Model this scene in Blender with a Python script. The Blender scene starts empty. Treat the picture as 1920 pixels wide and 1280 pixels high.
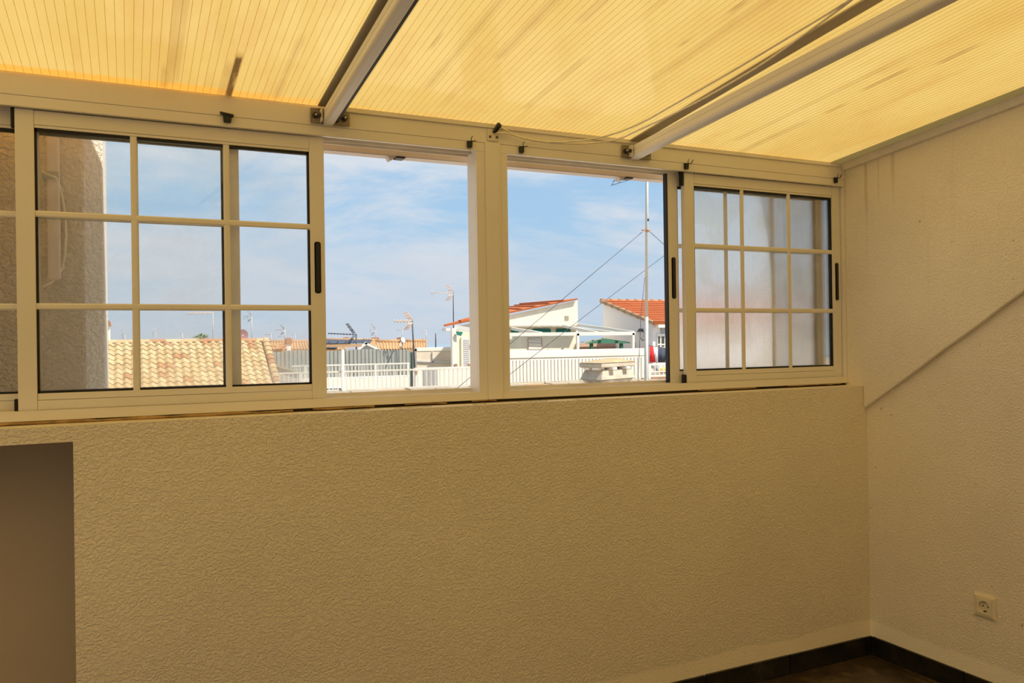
import bpy, bmesh, math, random
from mathutils import Vector, Matrix
random.seed(7)
S = bpy.context.scene
COL = S.collection
R = math.radians

# ------------------------------------------------------------------ camera, world, sun, exposure
EYE = Vector((0, 0, 1.30))
CR = Vector((0.90275, -0.42989, -0.01416)); CU = Vector((0.01234, -0.00702, 0.9999)); CF = Vector((0.42991, 0.90287, 0.00155))
FPX = 1509.5
cam = bpy.data.cameras.new('camera'); cam.sensor_width = 36; cam.lens = FPX / 1920 * 36; cam.clip_end = 9000; cam.clip_start = .02
co = bpy.data.objects.new('camera', cam); COL.objects.link(co); S.camera = co
cf = CF.normalized(); cr = (CR - CR.dot(cf) * cf).normalized(); cu = cr.cross(cf)
co.matrix_world = Matrix(((cr.x, cu.x, -cf.x, EYE.x), (cr.y, cu.y, -cf.y, EYE.y), (cr.z, cu.z, -cf.z, EYE.z), (0, 0, 0, 1)))

S.view_settings.view_transform = 'Standard'; S.view_settings.look = 'None'
S.view_settings.gamma = 1; S.view_settings.exposure = 0; S.view_settings.use_curve_mapping = False
S.cycles.max_bounces = 12; S.cycles.diffuse_bounces = 7; S.cycles.transmission_bounces = 8; S.cycles.transparent_max_bounces = 16
S.cycles.use_denoising = True
S.cycles.sample_clamp_indirect = 8

SUN_DIR = Vector((0.50, -0.44, 1.0)).normalized()
sl = bpy.data.lights.new('sun', 'SUN'); sl.energy = 7.0; sl.angle = R(.6); sl.color = (1.0, .92, .78)
so = bpy.data.objects.new('sun', sl); COL.objects.link(so); so.location = (3, -3, 9)
so.rotation_euler = SUN_DIR.to_track_quat('Z', 'Y').to_euler()

W = bpy.data.worlds.new('sky'); S.world = W; W.use_nodes = True


class NT:
    """small helper to write node trees"""
    def __init__(s, tree):
        s.t = tree; s.n = tree.nodes; s.l = tree.links

    def node(s, kind, **kw):
        n = s.n.new(kind)
        for k, v in kw.items(): setattr(n, k, v)
        return n

    def put(s, sock, v):
        if isinstance(v, bpy.types.NodeSocket): s.l.new(v, sock)
        elif v is not None: sock.default_value = v

    def math(s, op, a, b=None, c=None, clamp=False):
        n = s.node('ShaderNodeMath', operation=op, use_clamp=clamp)
        for i, v in enumerate((a, b, c)):
            if v is not None: s.put(n.inputs[i], v)
        return n.outputs[0]

    def vmath(s, op, a, b):
        n = s.node('ShaderNodeVectorMath', operation=op); s.put(n.inputs[0], a); s.put(n.inputs[1], b); return n.outputs[0]

    def sep(s, v):
        n = s.node('ShaderNodeSeparateXYZ'); s.put(n.inputs[0], v); return n.outputs

    def comb(s, x, y, z):
        n = s.node('ShaderNodeCombineXYZ')
        for i, v in enumerate((x, y, z)): s.put(n.inputs[i], v)
        return n.outputs[0]

    def obj(s): return s.node('ShaderNodeTexCoord').outputs['Object']

    def pos(s): return s.node('ShaderNodeNewGeometry').outputs['Position']

    def noise(s, vec, scale, detail=2, rough=.5, dist=0):
        n = s.node('ShaderNodeTexNoise'); s.put(n.inputs['Vector'], vec)
        n.inputs['Scale'].default_value = scale; n.inputs['Detail'].default_value = detail
        n.inputs['Roughness'].default_value = rough; n.inputs['Distortion'].default_value = dist
        return n.outputs['Fac']

    def ramp(s, f, stops, interp='LINEAR'):
        n = s.node('ShaderNodeValToRGB'); s.put(n.inputs[0], f); e = n.color_ramp.elements; n.color_ramp.interpolation = interp
        while len(e) < len(stops): e.new(.5)
        for i, (p, c) in enumerate(stops):
            e[i].position = p; e[i].color = (c, c, c, 1) if not hasattr(c, '__len__') else (*c[:3], 1)
        return n.outputs[0]

    def mixc(s, f, a, b, mode='MIX'):
        n = s.node('ShaderNodeMix', data_type='RGBA', blend_type=mode)
        s.put(n.inputs[0], f)
        for i, v in ((6, a), (7, b)):
            s.put(n.inputs[i], (*v[:3], 1) if isinstance(v, (tuple, list)) else v)
        return n.outputs[2]

    def maprange(s, v, a, b, c=0., d=1., smooth=False):
        n = s.node('ShaderNodeMapRange', interpolation_type='SMOOTHSTEP' if smooth else 'LINEAR')
        s.put(n.inputs[0], v)
        for i, x in enumerate((a, b, c, d)): n.inputs[i + 1].default_value = x
        return n.outputs[0]

    def shader(s, kind, **kw):
        n = s.node(kind)
        for k, v in kw.items():
            sock = n.inputs[k.replace('_', ' ')]
            s.put(sock, (*v[:3], 1) if isinstance(v, (tuple, list)) and len(v) == 3 and sock.type == 'RGBA' else v)
        return n

    def mixs(s, f, a, b):
        n = s.node('ShaderNodeMixShader'); s.put(n.inputs[0], f); s.l.new(a, n.inputs[1]); s.l.new(b, n.inputs[2]); return n.outputs[0]

    def bump(s, h, strength, dist):
        n = s.node('ShaderNodeBump'); s.put(n.inputs['Height'], h); n.inputs['Strength'].default_value = strength
        n.inputs['Distance'].default_value = dist; return n.outputs[0]


# sky: pale haze at the horizon, blue above, high thin clouds laid on a plane overhead
t = NT(W.node_tree); t.n.clear()
d = t.node('ShaderNodeTexCoord').outputs['Generated']
x, y, z = t.sep(d)
zc = t.math('MAXIMUM', z, 0.0)
base = t.ramp(zc, [(0.0, (.50, .63, .76)), (.05, (.52, .645, .78)), (.095, (.49, .64, .80)), (.145, (.39, .605, .83)), (.35, (.31, .53, .80)), (1., (.20, .41, .74))])
den = t.math('ADD', zc, .21)
pv = t.comb(t.math('DIVIDE', x, den), t.math('DIVIDE', y, den), 0.)
pv = t.vmath('ADD', pv, (91., 7., 0.))
c1 = t.noise(t.vmath('MULTIPLY', pv, (.85, 1.25, 1)), 1.15, 9, .62, .35)
c2 = t.noise(t.vmath('MULTIPLY', pv, (.35, .5, 1)), .8, 2, .5)
cm = t.math('ADD', c1, t.math('MULTIPLY', t.math('SUBTRACT', c2, .5), .7))
cl = t.maprange(cm, .41, .635, 0., 1., True)
sh = t.noise(t.vmath('ADD', pv, (.1, .07, 3.)), 2.6, 5, .6)
cc = t.mixc(t.maprange(zc, .02, .20), t.mixc(sh, (.55, .63, .74), (.66, .71, .78)), t.mixc(sh, (.60, .66, .74), (.88, .89, .91)))
mx = t.mixc(t.math('MULTIPLY', cl, .88), base, cc)
bg = t.shader('ShaderNodeBackground', Color=mx, Strength=1.0)
t.l.new(bg.outputs[0], t.node('ShaderNodeOutputWorld').inputs[0])


# ------------------------------------------------------------------ materials
def new_mat(name):
    m = bpy.data.materials.new(name); m.use_nodes = True; m.node_tree.nodes.clear()
    return m, NT(m.node_tree)


def finish(t, shader):
    t.l.new(shader, t.node('ShaderNodeOutputMaterial').inputs[0])


def plain(name, col, rough=.6, metal=0., var=.08, vscale=6., bump=0., bscale=80., bdist=.003, spec=.4, stretch=(1, 1, 1)):
    m, t = new_mat(name)
    o = t.pos() if bump == 0 or True else t.obj()
    v = t.vmath('MULTIPLY', o, stretch)
    n = t.noise(v, vscale, 5, .6)
    lo = tuple(c * (1 - var) for c in col); hi = tuple(min(1, c * (1 + var)) for c in col)
    c = t.mixc(t.maprange(n, .3, .7), lo, hi)
    p = t.shader('ShaderNodeBsdfPrincipled', Base_Color=c, Roughness=rough, Metallic=metal)
    p.inputs['Specular IOR Level'].default_value = spec
    if bump:
        t.l.new(t.bump(t.noise(v, bscale, 4, .6), bump, bdist), p.inputs['Normal'])
    finish(t, p.outputs[0]); return m


M = {}
M['alu'] = plain('cream_lacquered_aluminium', (.82, .78, .71), .38, 0, .03, 3, spec=.45)
M['alu_dirty'] = plain('stained_lacquered_aluminium', (.78, .72, .62), .42, 0, .10, 9, spec=.4)
M['gasket'] = plain('black_rubber', (.012, .011, .012), .6)
M['black'] = plain('black_plastic', (.015, .016, .018), .38)
M['steel'] = plain('dull_steel_plate', (.27, .23, .18), .5, .5, .25, 40)
M['bolt'] = plain('dark_bolt_steel', (.09, .08, .075), .4, .6)
M['bolt_tip'] = plain('bright_bolt_tip', (.75, .75, .75), .35, .5)
M['strip'] = plain('bronze_glazing_bar', (.42, .37, .30), .4, .2, .08, 4)
M['whiteplate'] = plain('white_painted_plate', (.75, .70, .60), .5)
M['socket'] = plain('ivory_socket_plastic', (.76, .68, .52), .35, 0, .01)
M['dark'] = plain('dark_hole', (.01, .009, .008), .7)
M['cord'] = plain('cream_cord', (.85, .78, .62), .7, 0, .12, 60)
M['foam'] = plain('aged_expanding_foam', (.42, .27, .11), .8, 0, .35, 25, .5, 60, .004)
M['jointshade'] = plain('joint_shade_fill', (.045, .034, .022), .95)
M['mortar'] = plain('grey_mortar', (.46, .46, .46), .9, 0, .2, 20, .5, 60, .003)
M['fascia'] = plain('pink_eave_fascia', (.80, .73, .70), .6, 0, .05, 5)
M['grout'] = plain('brown_grout', (.40, .32, .23), .9)

# coarse painted stucco (gotele)
def stucco(name, col, scale, dist, strength=.9, low_band=False, streak=False, blot=.05):
    m, t = new_mat(name)
    o = t.pos()
    h1 = t.noise(t.vmath('MULTIPLY', o, (1, 1, 1.25)), scale, 3, .55, .25)
    h2 = t.noise(o, scale * 2.7, 3, .6)
    h = t.math('ADD', t.maprange(h1, .38, .66, 0, 1, True), t.math('MULTIPLY', h2, .35))
    big = t.noise(o, 1.6, 4, .55)
    c = t.mixc(t.maprange(big, .3, .7), tuple(a * (1 - blot) for a in col), tuple(min(1, a * (1 + blot)) for a in col))
    fine = t.noise(o, 14, 4, .6)
    c = t.mixc(t.maprange(fine, .66, .8, 0, .25), c, tuple(a * .72 for a in col))
    x, y, z = t.sep(o)
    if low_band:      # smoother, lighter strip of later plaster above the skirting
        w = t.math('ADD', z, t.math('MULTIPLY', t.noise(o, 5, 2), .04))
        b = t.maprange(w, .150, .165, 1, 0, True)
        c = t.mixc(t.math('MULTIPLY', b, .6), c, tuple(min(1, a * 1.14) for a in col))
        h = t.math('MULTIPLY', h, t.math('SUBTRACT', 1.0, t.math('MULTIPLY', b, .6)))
    if streak:        # rusty drip marks below the roof edge
        sv = t.vmath('MULTIPLY', o, (1, 26, .9))
        sn = t.noise(sv, 1.0, 3, .6)
        top = t.maprange(z, 1.35, 2.0, 0, 1)
        near = t.maprange(y, 1.9, 2.35, .15, 1)
        k = t.math('MULTIPLY', t.math('MULTIPLY', t.maprange(sn, .60, .70), top), near)
        c = t.mixc(t.math('MULTIPLY', k, .45), c, (.36, .24, .10))
        sp = t.noise(o, 45, 2, .5)
        c = t.mixc(t.maprange(sp, .74, .78, 0, .6), c, (.25, .18, .10))
    p = t.shader('ShaderNodeBsdfPrincipled', Base_Color=c, Roughness=.75)
    p.inputs['Specular IOR Level'].default_value = .25
    t.l.new(t.bump(h, strength, dist), p.inputs['Normal'])
    finish(t, p.outputs[0]); return m

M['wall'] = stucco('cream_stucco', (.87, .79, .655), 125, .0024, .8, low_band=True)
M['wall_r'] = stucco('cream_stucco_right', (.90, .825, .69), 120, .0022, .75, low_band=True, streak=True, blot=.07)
M['wall_s'] = stucco('smooth_recess_plaster', (.52, .43, .31), 22, .001, .35)  # base colour darkened to carry the shade inside the recess
M['pier'] = stucco('rough_white_render', (.76, .72, .67), 75, .006, .9, blot=.08)

# dark brown marble-look floor tiles
m, t = new_mat('dark_brown_floor_tile')
o = t.pos()
n1 = t.noise(o, 9, 8, .68, 1.2); n2 = t.noise(o, 30, 6, .7, .6)
c = t.ramp(t.math('ADD', t.math('MULTIPLY', n1, .6), t.math('MULTIPLY', n2, .4)), [(.38, (.020, .013, .007)), (.52, (.055, .036, .020)), (.66, (.16, .11, .062))])
p = t.shader('ShaderNodeBsdfPrincipled', Base_Color=c, Roughness=.35); finish(t, p.outputs[0]); M['tile'] = m
m, t = new_mat('dark_skirting_tile')
o = t.pos()
n1 = t.noise(o, 12, 8, .7, 1.0)
c = t.ramp(n1, [(.4, (.007, .0065, .006)), (.6, (.022, .018, .013)), (.75, (.07, .055, .036))])
p = t.shader('ShaderNodeBsdfPrincipled', Base_Color=c, Roughness=.35); finish(t, p.outputs[0]); M['skirt'] = m

# ceiling: yellowed twin-wall polycarbonate, stained channel by channel
RIB = .02
STAINS = [(.270, .0085, 2.17, 2.50, .93), (.251, .0085, 2.22, 2.50, .42), (.117, .016, 1.55, 2.42, .34), (.098, .010, 2.30, 2.46, .45), (.40, .010, 2.02, 2.45, .25),
          (1.367, .008, 1.50, 1.58, .62), (1.36, .008, 1.72, 1.77, .55), (2.13, .010, 1.66, 1.84, .58), (2.19, .012, 1.48, 1.62, .6),
          (2.17, .010, 1.93, 2.03, .56), (2.165, .018, 2.10, 2.47, .35), (.80, .012, 1.6, 2.25, .28), (.92, .014, 1.45, 2.0, .30), (1.15, .012, 1.90, 2.30, .30),
          (2.05, .014, 1.6, 2.35, .25), (1.42, .016, 1.4, 2.0, .22), (.725, .006, 1.90, 2.0, .5), (1.03, .016, 1.3, 1.75, .25)]
m, t = new_mat('yellowed_polycarbonate')
o = t.pos(); x, y, z = t.sep(o)
ch = t.math('FLOOR', t.math('DIVIDE', x, RIB))
chv = t.comb(t.math('MULTIPLY', ch, 7.13), t.math('MULTIPLY', y, 1.4), 0.)
chn = t.noise(chv, 1.0, 3, .6)
chm = t.maprange(chn, .55, .76, 0, .45, True)
bign = t.noise(t.vmath('MULTIPLY', o, (2.2, .9, 1)), 1.3, 4, .6)
body = t.mixc(t.maprange(bign, .3, .7), (.515, .342, .098), (.575, .418, .150))
body = t.mixc(chm, body, (.44, .26, .075))
blo = t.noise(t.vmath('MULTIPLY', o, (5, 2.2, 1)), 1.0, 5, .6, .4)
body = t.mixc(t.maprange(blo, .48, .72, 0, .45, True), body, (.47, .27, .075))
acc = None
for (sx, hw, y0, y1, k) in STAINS:
    a = t.math('ABSOLUTE', t.math('SUBTRACT', x, sx))
    mk = t.maprange(a, hw * .85, hw * 1.25, k, 0, True)
    mk = t.math('MULTIPLY', mk, t.maprange(y, y0 - .02, y0 + .05, 0, 1, True))
    mk = t.math('MULTIPLY', mk, t.maprange(y, y1 - .03, y1 + .02, 1, 0, True))
    acc = mk if acc is None else t.math('MAXIMUM', acc, mk)
edge = t.maprange(t.math('ADD', y, t.math('MULTIPLY', t.noise(o, 9, 3), .03)), 2.425, 2.445, 0, 1, True)
edge = t.math('MULTIPLY', edge, t.maprange(x, .2, .75, .8, .15))
body = t.mixc(edge, body, (.66, .31, .04))
acc = t.math('MULTIPLY', acc, t.maprange(t.noise(t.vmath('MULTIPLY', o, (30, 9, 1)), 1, 3), .3, .6, .65, 1))
body = t.mixc(t.math('MULTIPLY', acc, .9), body, (.27, .135, .035))
body = t.mixc(t.maprange(acc, .55, .85, 0, .85, True), body, (.06, .026, .009))
tr = t.shader('ShaderNodeBsdfTranslucent', Color=body)
df = t.shader('ShaderNodeBsdfDiffuse', Color=t.mixc(.5, body, (.7, .58, .36)))
gl = t.shader('ShaderNodeBsdfGlossy', Color=(1, 1, 1), Roughness=.11)
lw = t.node('ShaderNodeFresnel'); lw.inputs[0].default_value = 1.5
s1 = t.mixs(.22, tr.outputs[0], df.outputs[0])
finish(t, t.mixs(t.math('MULTIPLY', lw.outputs[0], .42), s1, gl.outputs[0])); M['poly'] = m
m, t = new_mat('polycarbonate_web')
tr = t.shader('ShaderNodeBsdfTranslucent', Color=(.93, .84, .62)); df = t.shader('ShaderNodeBsdfDiffuse', Color=(.85, .68, .38))
finish(t, t.mixs(.12, tr.outputs[0], df.outputs[0])); M['web'] = m
m, t = new_mat('weathered_polycarbonate_top')
tp = t.shader('ShaderNodeBsdfTransparent', Color=(.94, .93, .88)); gl = t.shader('ShaderNodeBsdfGlossy', Color=(1, 1, 1), Roughness=.2)
finish(t, t.mixs(.06, tp.outputs[0], gl.outputs[0])); M['poly_top'] = m


def glass(name, haze_lo, haze_hi, scale, tint=(.985, .99, .985), dust=(.62, .60, .55), rough=.3, seed=0, bottom=None):
    """window pane: clear glass under a patchy film of dust that blurs what lies behind"""
    m, t = new_mat(name)
    o = t.vmath('ADD', t.pos(), (seed, 0, seed)); x, y, z = t.sep(t.pos())
    n = t.noise(o, scale, 4, .55, 1.0)
    f = t.maprange(n, .40, .58, haze_lo, haze_hi, True)
    fine = t.noise(t.vmath('MULTIPLY', o, (6, 1, 1)), 9, 4, .7)
    f = t.math('MULTIPLY', f, t.maprange(fine, .25, .75, .75, 1.2), None, True)
    if bottom:
        f = t.math('ADD', f, t.math('MULTIPLY', t.maprange(t.math('ADD', z, t.math('MULTIPLY', n, .25)), 1.25, 1.52, bottom, 0, True), 1.0), None, True)
    tp = t.shader('ShaderNodeBsdfTransparent', Color=tint)
    gl = t.shader('ShaderNodeBsdfGlossy', Color=(1, 1, 1), Roughness=.02)
    fr = t.node('ShaderNodeFresnel'); fr.inputs[0].default_value = 1.45
    clear = t.mixs(t.math('MULTIPLY', fr.outputs[0], .8), tp.outputs[0], gl.outputs[0])
    fc = t.mixc(t.maprange(t.noise(t.vmath('ADD', o, (5, 1, 3)), scale * 1.3, 2, .4, .5), .46, .54, 0, 1, True), (1, 1, 1), (.955, .945, .91))
    rf = t.shader('ShaderNodeBsdfRefraction', Color=fc, Roughness=rough, IOR=1.10)
    df = t.shader('ShaderNodeBsdfDiffuse', Color=dust)
    tl = t.shader('ShaderNodeBsdfTranslucent', Color=(.96, .96, .93))
    film = t.mixs(.22, rf.outputs[0], t.mixs(.2, tl.outputs[0], df.outputs[0]))
    finish(t, t.mixs(f, clear, film)); return m

M['glass'] = glass('lightly_dusty_glass', .0, .14, 3.0, bottom=.25)
M['glass2'] = glass('clear_window_glass', .0, .06, 3.0, seed=4)
M['glass_h'] = glass('heavily_dusted_glass', .80, .98, 4.2, seed=2, rough=.42, bottom=.1)

# outdoors
M['ochre'] = plain('sand_clay_tile', (0.50, 0.355, 0.19), .85, 0, .16, 2.2, .3, 30, .01)
M['ochre2'] = plain('buff_clay_tile', (0.55, 0.425, 0.25), .85, 0, .12, 2.0, .3, 30, .01)
M['terra'] = plain('orange_clay_tile', (0.4, 0.2, 0.1), .85, 0, .16, 2.2)
M['orange'] = plain('bright_orange_roof_tile', (0.42, 0.115, 0.035), .8, 0, .14, 1.5)
M['far_tile'] = plain('faded_clay_tile', (0.42, 0.25, 0.13), .9, 0, .18, 1.2)
M['whitewall'] = plain('sunlit_white_render', (.84, .79, .70), .9, 0, .05, .8)
M['creamwall'] = plain('cream_render', (.86, .80, .64), .9, 0, .07, .9, stretch=(2.5, 2.5, .4))
M['greywall'] = plain('cool_white_render', (.72, .71, .73), .9, 0, .03, .5)
M['beige'] = plain('beige_masonry', (0.42, 0.35, 0.27), .95, 0, .16, 2.4, .5, 12, .03)
M['paleblock'] = plain('pale_block_masonry', (.70, .61, .49), .95, 0, .10, 2.4)
M['rail_b'] = plain('chalky_railing_paint', (.60, .57, .50), .6)
M['coping'] = plain('terracotta_coping', (0.4, 0.26, 0.15), .9, 0, .15, 2)
M['whitepaint'] = plain('white_painted_metal', (0.74, 0.72, 0.66), .5, 0, .02)
M['metalsheet'] = plain('grey_green_sheet_metal', (0.37, 0.375, 0.34), .55, .1, .12, 1.6, stretch=(1, 1, .5))
M['metaldark'] = plain('dark_green_sheet_metal', (.14, .18, .17), .6)
M['shed'] = plain('grey_shed_panel', (0.42, 0.41, 0.39), .8, 0, .05)
M['solar'] = plain('blue_black_solar_cell', (0.016, 0.025, 0.045), .25, 0, .1)
M['gable_grey'] = plain('pale_grey_gable', (0.5, 0.51, 0.54), .9)
M['concrete'] = plain('weathered_concrete', (0.48, 0.42, 0.335), .95, 0, .2, 7, .6, 40, .006)
M['concrete_t'] = plain('lichened_concrete_top', (0.40, 0.31, 0.18), .95, 0, .25, 9, .6, 40, .006)
M['pole'] = plain('galvanised_mast', (.54, .525, .48), .5, .3, .06, 3)
M['wire'] = plain('dark_wire', (.10, .10, .11), .6)
M['antenna'] = plain('grey_antenna_metal', (.42, .40, .40), .5, .3)
M['antenna_o'] = plain('faded_orange_antenna', (.75, .50, .34), .6)
M['antenna_d'] = plain('dark_antenna_metal', (.07, .075, .09), .5, .2)
M['green'] = plain('dark_green_canvas', (.035, .13, .085), .85)
M['teal'] = plain('teal_awning', (.02, .20, .16), .8)
M['khaki'] = plain('olive_canvas', (.20, .20, .13), .85)
M['pinkwall'] = plain('salmon_wall', (0.55, 0.36, 0.27), .9, 0, .08)
M['red'] = plain('red_cloth', (.75, .03, .03), .9)
M['navy'] = plain('navy_cloth', (.05, .06, .10), .9)
M['whitecloth'] = plain('white_cloth', (.75, .74, .80), .9)
M['yellow'] = plain('yellow_orange_plastic', (.85, .50, .10), .6)
M['greyplastic'] = plain('blue_grey_plastic', (.30, .33, .37), .6)
M['dishred'] = plain('dull_red_dish', (.28, .13, .13), .6)
M['leaf'] = plain('palm_green', (.16, .22, .10), .9)
M['shutter'] = plain('grey_roller_shutter', (.62, .61, .62), .6)
M['windowdark'] = plain('dark_window', (.06, .065, .07), .2)
M['brick'] = plain('brown_brick', (.42, .24, .16), .9)
M['ground'] = plain('dusty_ground', (.48, .40, .31), .95, 0, .15, .3)
M['water'] = plain('hazy_sea', (.20, .30, .38), .3)
M['ledge'] = plain('white_outer_sill', (.70, .70, .72), .7)


# ------------------------------------------------------------------ builders
def wloc(o):
    v = Vector()
    while o is not None: v += o.location; o = o.parent
    return v


class B:
    def __init__(s): s.v = []; s.f = []; s.smooth = []

    def poly(s, pts, faces, smooth=False):
        k = len(s.v); s.v += [Vector(p) for p in pts]
        for f in faces: s.f.append([i + k for i in f]); s.smooth.append(smooth)
        return s

    def box(s, a, b):
        x0, y0, z0 = (min(a[i], b[i]) for i in range(3)); x1, y1, z1 = (max(a[i], b[i]) for i in range(3))
        return s.hexa([(x0, y0, z0), (x1, y0, z0), (x1, y1, z0), (x0, y1, z0), (x0, y0, z1), (x1, y0, z1), (x1, y1, z1), (x0, y1, z1)])

    def hexa(s, p):
        return s.poly(p, [(0, 3, 2, 1), (4, 5, 6, 7), (0, 1, 5, 4), (1, 2, 6, 5), (2, 3, 7, 6), (3, 0, 4, 7)])

    def prism(s, prof, vec):
        """closed outline extruded along vec"""
        n = len(prof); vec = Vector(vec); pts = [Vector(p) for p in prof]
        return s.poly(pts + [p + vec for p in pts], [tuple(range(n))[::-1], tuple(range(n, 2 * n))] + [(i, (i + 1) % n, n + (i + 1) % n, n + i) for i in range(n)])

    def tube(s, pts, r, n=6, caps=True):
        pts = [Vector(p) for p in pts]; rs = r if hasattr(r, '__len__') else [r] * len(pts)
        ring = []
        for i, p in enumerate(pts):
            d = (pts[min(i + 1, len(pts) - 1)] - pts[max(i - 1, 0)]).normalized()
            a = d.orthogonal() if i == 0 else (a - a.dot(d) * d)
            a.normalize(); b = d.cross(a)
            ring.append([p + rs[i] * (math.cos(2 * math.pi * k / n) * a + math.sin(2 * math.pi * k / n) * b) for k in range(n)])
        f = []
        for i in range(len(pts) - 1):
            for k in range(n):
                f.append((i * n + k, i * n + (k + 1) % n, (i + 1) * n + (k + 1) % n, (i + 1) * n + k))
        s.poly([q for rr in ring for q in rr], f, True)
        if caps:
            k = len(s.v) - len(pts) * n
            s.f.append([k + i for i in range(n)][::-1]); s.smooth.append(False)
            k2 = k + (len(pts) - 1) * n
            s.f.append([k2 + i for i in range(n)]); s.smooth.append(False)
        return s

    def bar(s, a, b, w, h):
        """rectangular bar from a to b, w sideways and h upwards"""
        a = Vector(a); b = Vector(b); d = (b - a).normalized()
        up = Vector((0, 0, 1)) if abs(d.z) < .95 else Vector((0, 1, 0))
        sd = d.cross(up).normalized(); up = sd.cross(d)
        q = []
        for p in (a, b):
            q += [p - sd * w / 2 - up * h / 2, p + sd * w / 2 - up * h / 2, p + sd * w / 2 + up * h / 2, p - sd * w / 2 + up * h / 2]
        return s.poly(q, [(0, 3, 2, 1), (4, 5, 6, 7), (0, 1, 5, 4), (1, 2, 6, 5), (2, 3, 7, 6), (3, 0, 4, 7)])

    def build(s, name, mat, parent=None, bevel=0., origin=None, **props):
        base = wloc(parent) if parent else Vector()
        org = Vector(origin) if origin is not None else base
        me = bpy.data.meshes.new(name)
        me.from_pydata([tuple(v - org) for v in s.v], [], s.f); me.update()
        bm = bmesh.new(); bm.from_mesh(me)
        bmesh.ops.recalc_face_normals(bm, faces=bm.faces)
        if bevel:
            bmesh.ops.bevel(bm, geom=[e for e in bm.edges if e.is_manifold and e.calc_face_angle(0) > .5], offset=bevel, segments=2, affect='EDGES', clamp_overlap=True)
        bm.to_mesh(me); bm.free()
        if not bevel: me.polygons.foreach_set('use_smooth', s.smooth[:len(me.polygons)] if len(s.smooth) == len(me.polygons) else [False] * len(me.polygons))
        me.materials.append(M[mat])
        o = bpy.data.objects.new(name, me); COL.objects.link(o)
        if parent: o.parent = parent
        o.location = org - base
        for k, v in props.items(): o[k] = v
        return o


def thing(name, label, cat, loc=(0, 0, 0), group=None):
    o = bpy.data.objects.new(name, None); COL.objects.link(o); o.location = loc; o.empty_display_size = .1
    o['label'] = label; o['category'] = cat
    if group: o['group'] = group
    return o


def struct(name, loc=(0, 0, 0), label=None):
    o = bpy.data.objects.new(name, None); COL.objects.link(o); o.location = loc; o['kind'] = 'structure'
    if label: o['label'] = label
    return o


def clone(src, parent, loc=(0, 0, 0), rot=None):
    o = src.copy(); COL.objects.link(o); o.parent = parent; o.location = loc
    if rot: o.rotation_euler = rot
    return o


def ray(px, py): return (cr * ((px - 960) / FPX) - cu * ((py - 640) / FPX) + cf)


def at(px, py, Y):
    d = ray(px, py); return EYE + d * (Y / d.y)


def atX(px, py, X):
    d = ray(px, py); return EYE + d * (X / d.x)


SL = .10
def ceil_z(y): return 2.03 + SL * (2.456 - y)


def onceil(px, py, drop=0.):
    d = ray(px, py); tt = (2.03 - drop + SL * 2.456 - EYE.z) / (d.z + SL * d.y); return EYE + d * tt


# ------------------------------------------------------------------ room shell
XL, XR, XP, YB, YF = -2.6, 2.749, 2.728, -2.2, 2.372
TOP = 1.102            # parapet top
fl = struct('floor', (0, 0, 0), 'dark brown marbled tile floor')
B().box((XL - .2, YB - .2, -.2), (XR + .2, YF + .6, -.006)).build('grout_bed', 'grout', fl)
TS = .405
tm = B().box((.0015, .0015, -.006), (TS - .0015, TS - .0015, 0)).build('floor_tile', 'tile', fl, bevel=.001, origin=(0, 0, 0))
first = True
for i in range(14):
    for j in range(12):
        loc = (2.303 + .405 - i * TS, 2.36 - (j + 1) * TS, 0)
        w = min(TS, XR - loc[0])
        if loc[0] > 2.7:
            continue
        if loc[0] < XL - .3 or loc[1] < YB - .3: continue
        if first: tm.location = loc; first = False
        else: clone(tm, fl, loc)
edge_tile = B().box((.0015, .0015, -.006), (.040, TS - .0015, 0)).build('floor_tile', 'tile', fl, origin=(0, 0, 0))
for j in range(12):
    loc = (2.7095, 2.36 - (j + 1) * TS, 0)
    if j == 0: edge_tile.location = loc
    elif loc[1] > YB - .3: clone(edge_tile, fl, loc)

# front parapet wall, with a plain recess at its left end
NX = -.133
wf = struct('wall_front', (0, YF, 0), 'cream stucco parapet under the windows')
WB = YF + .19
B().box((NX, YF, 0), (XR + .25, WB, TOP)).build('parapet', 'wall', wf)
B().box((-1.25, YF, 1.060), (NX, WB, TOP)).build('recess_lintel', 'wall', wf)
B().box((XL - .2, YF, 0), (-1.25, WB, TOP)).build('parapet_end', 'wall', wf)
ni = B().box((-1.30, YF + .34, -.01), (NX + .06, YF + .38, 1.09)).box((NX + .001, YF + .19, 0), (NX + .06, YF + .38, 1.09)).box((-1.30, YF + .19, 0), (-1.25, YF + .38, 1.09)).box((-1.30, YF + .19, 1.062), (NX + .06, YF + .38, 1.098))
ni.build('recess_back', 'wall_s', wf, label='smooth plaster at the back of the recess, its shade put into the colour')
B().box((XL - .2, YF + .06, TOP), (-.545, WB, 2.02)).build('wall_pier', 'wall', wf)

# right wall: lower wall, and a thicker plaster layer above a sloping edge
wr = struct('wall_right', (XR, 0, 0), 'cream stucco side wall with a sloping plaster edge')
zt = lambda y: ceil_z(y) + .012
B().prism([(XR, YB - .2, 0), (XR, 2.54, 0), (XR, 2.54, zt(2.54) + .19), (XR, YB - .2, zt(YB - .2) + .19)], (.25, 0, 0)).build('wall_body', 'wall_r', wr)
A = Vector((XP, YF, 1.008)); Bq = Vector((XP, 1.706, 1.452)); sl_ = (Bq.z - A.z) / (A.y - Bq.y)
yend = YF - (zt(0) - A.z) / sl_ * 1.0
pts = [(XP, 2.535, 1.098), (XP, YF, 1.098), (XP, YF, A.z)]
yy = YF
while A.z + (YF - (yy - .12)) * sl_ < ceil_z(yy - .12) and yy > YB:
    yy -= .12; pts.append((XP, yy, A.z + (YF - yy) * sl_ + random.uniform(-.0025, .0025)))
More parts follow.
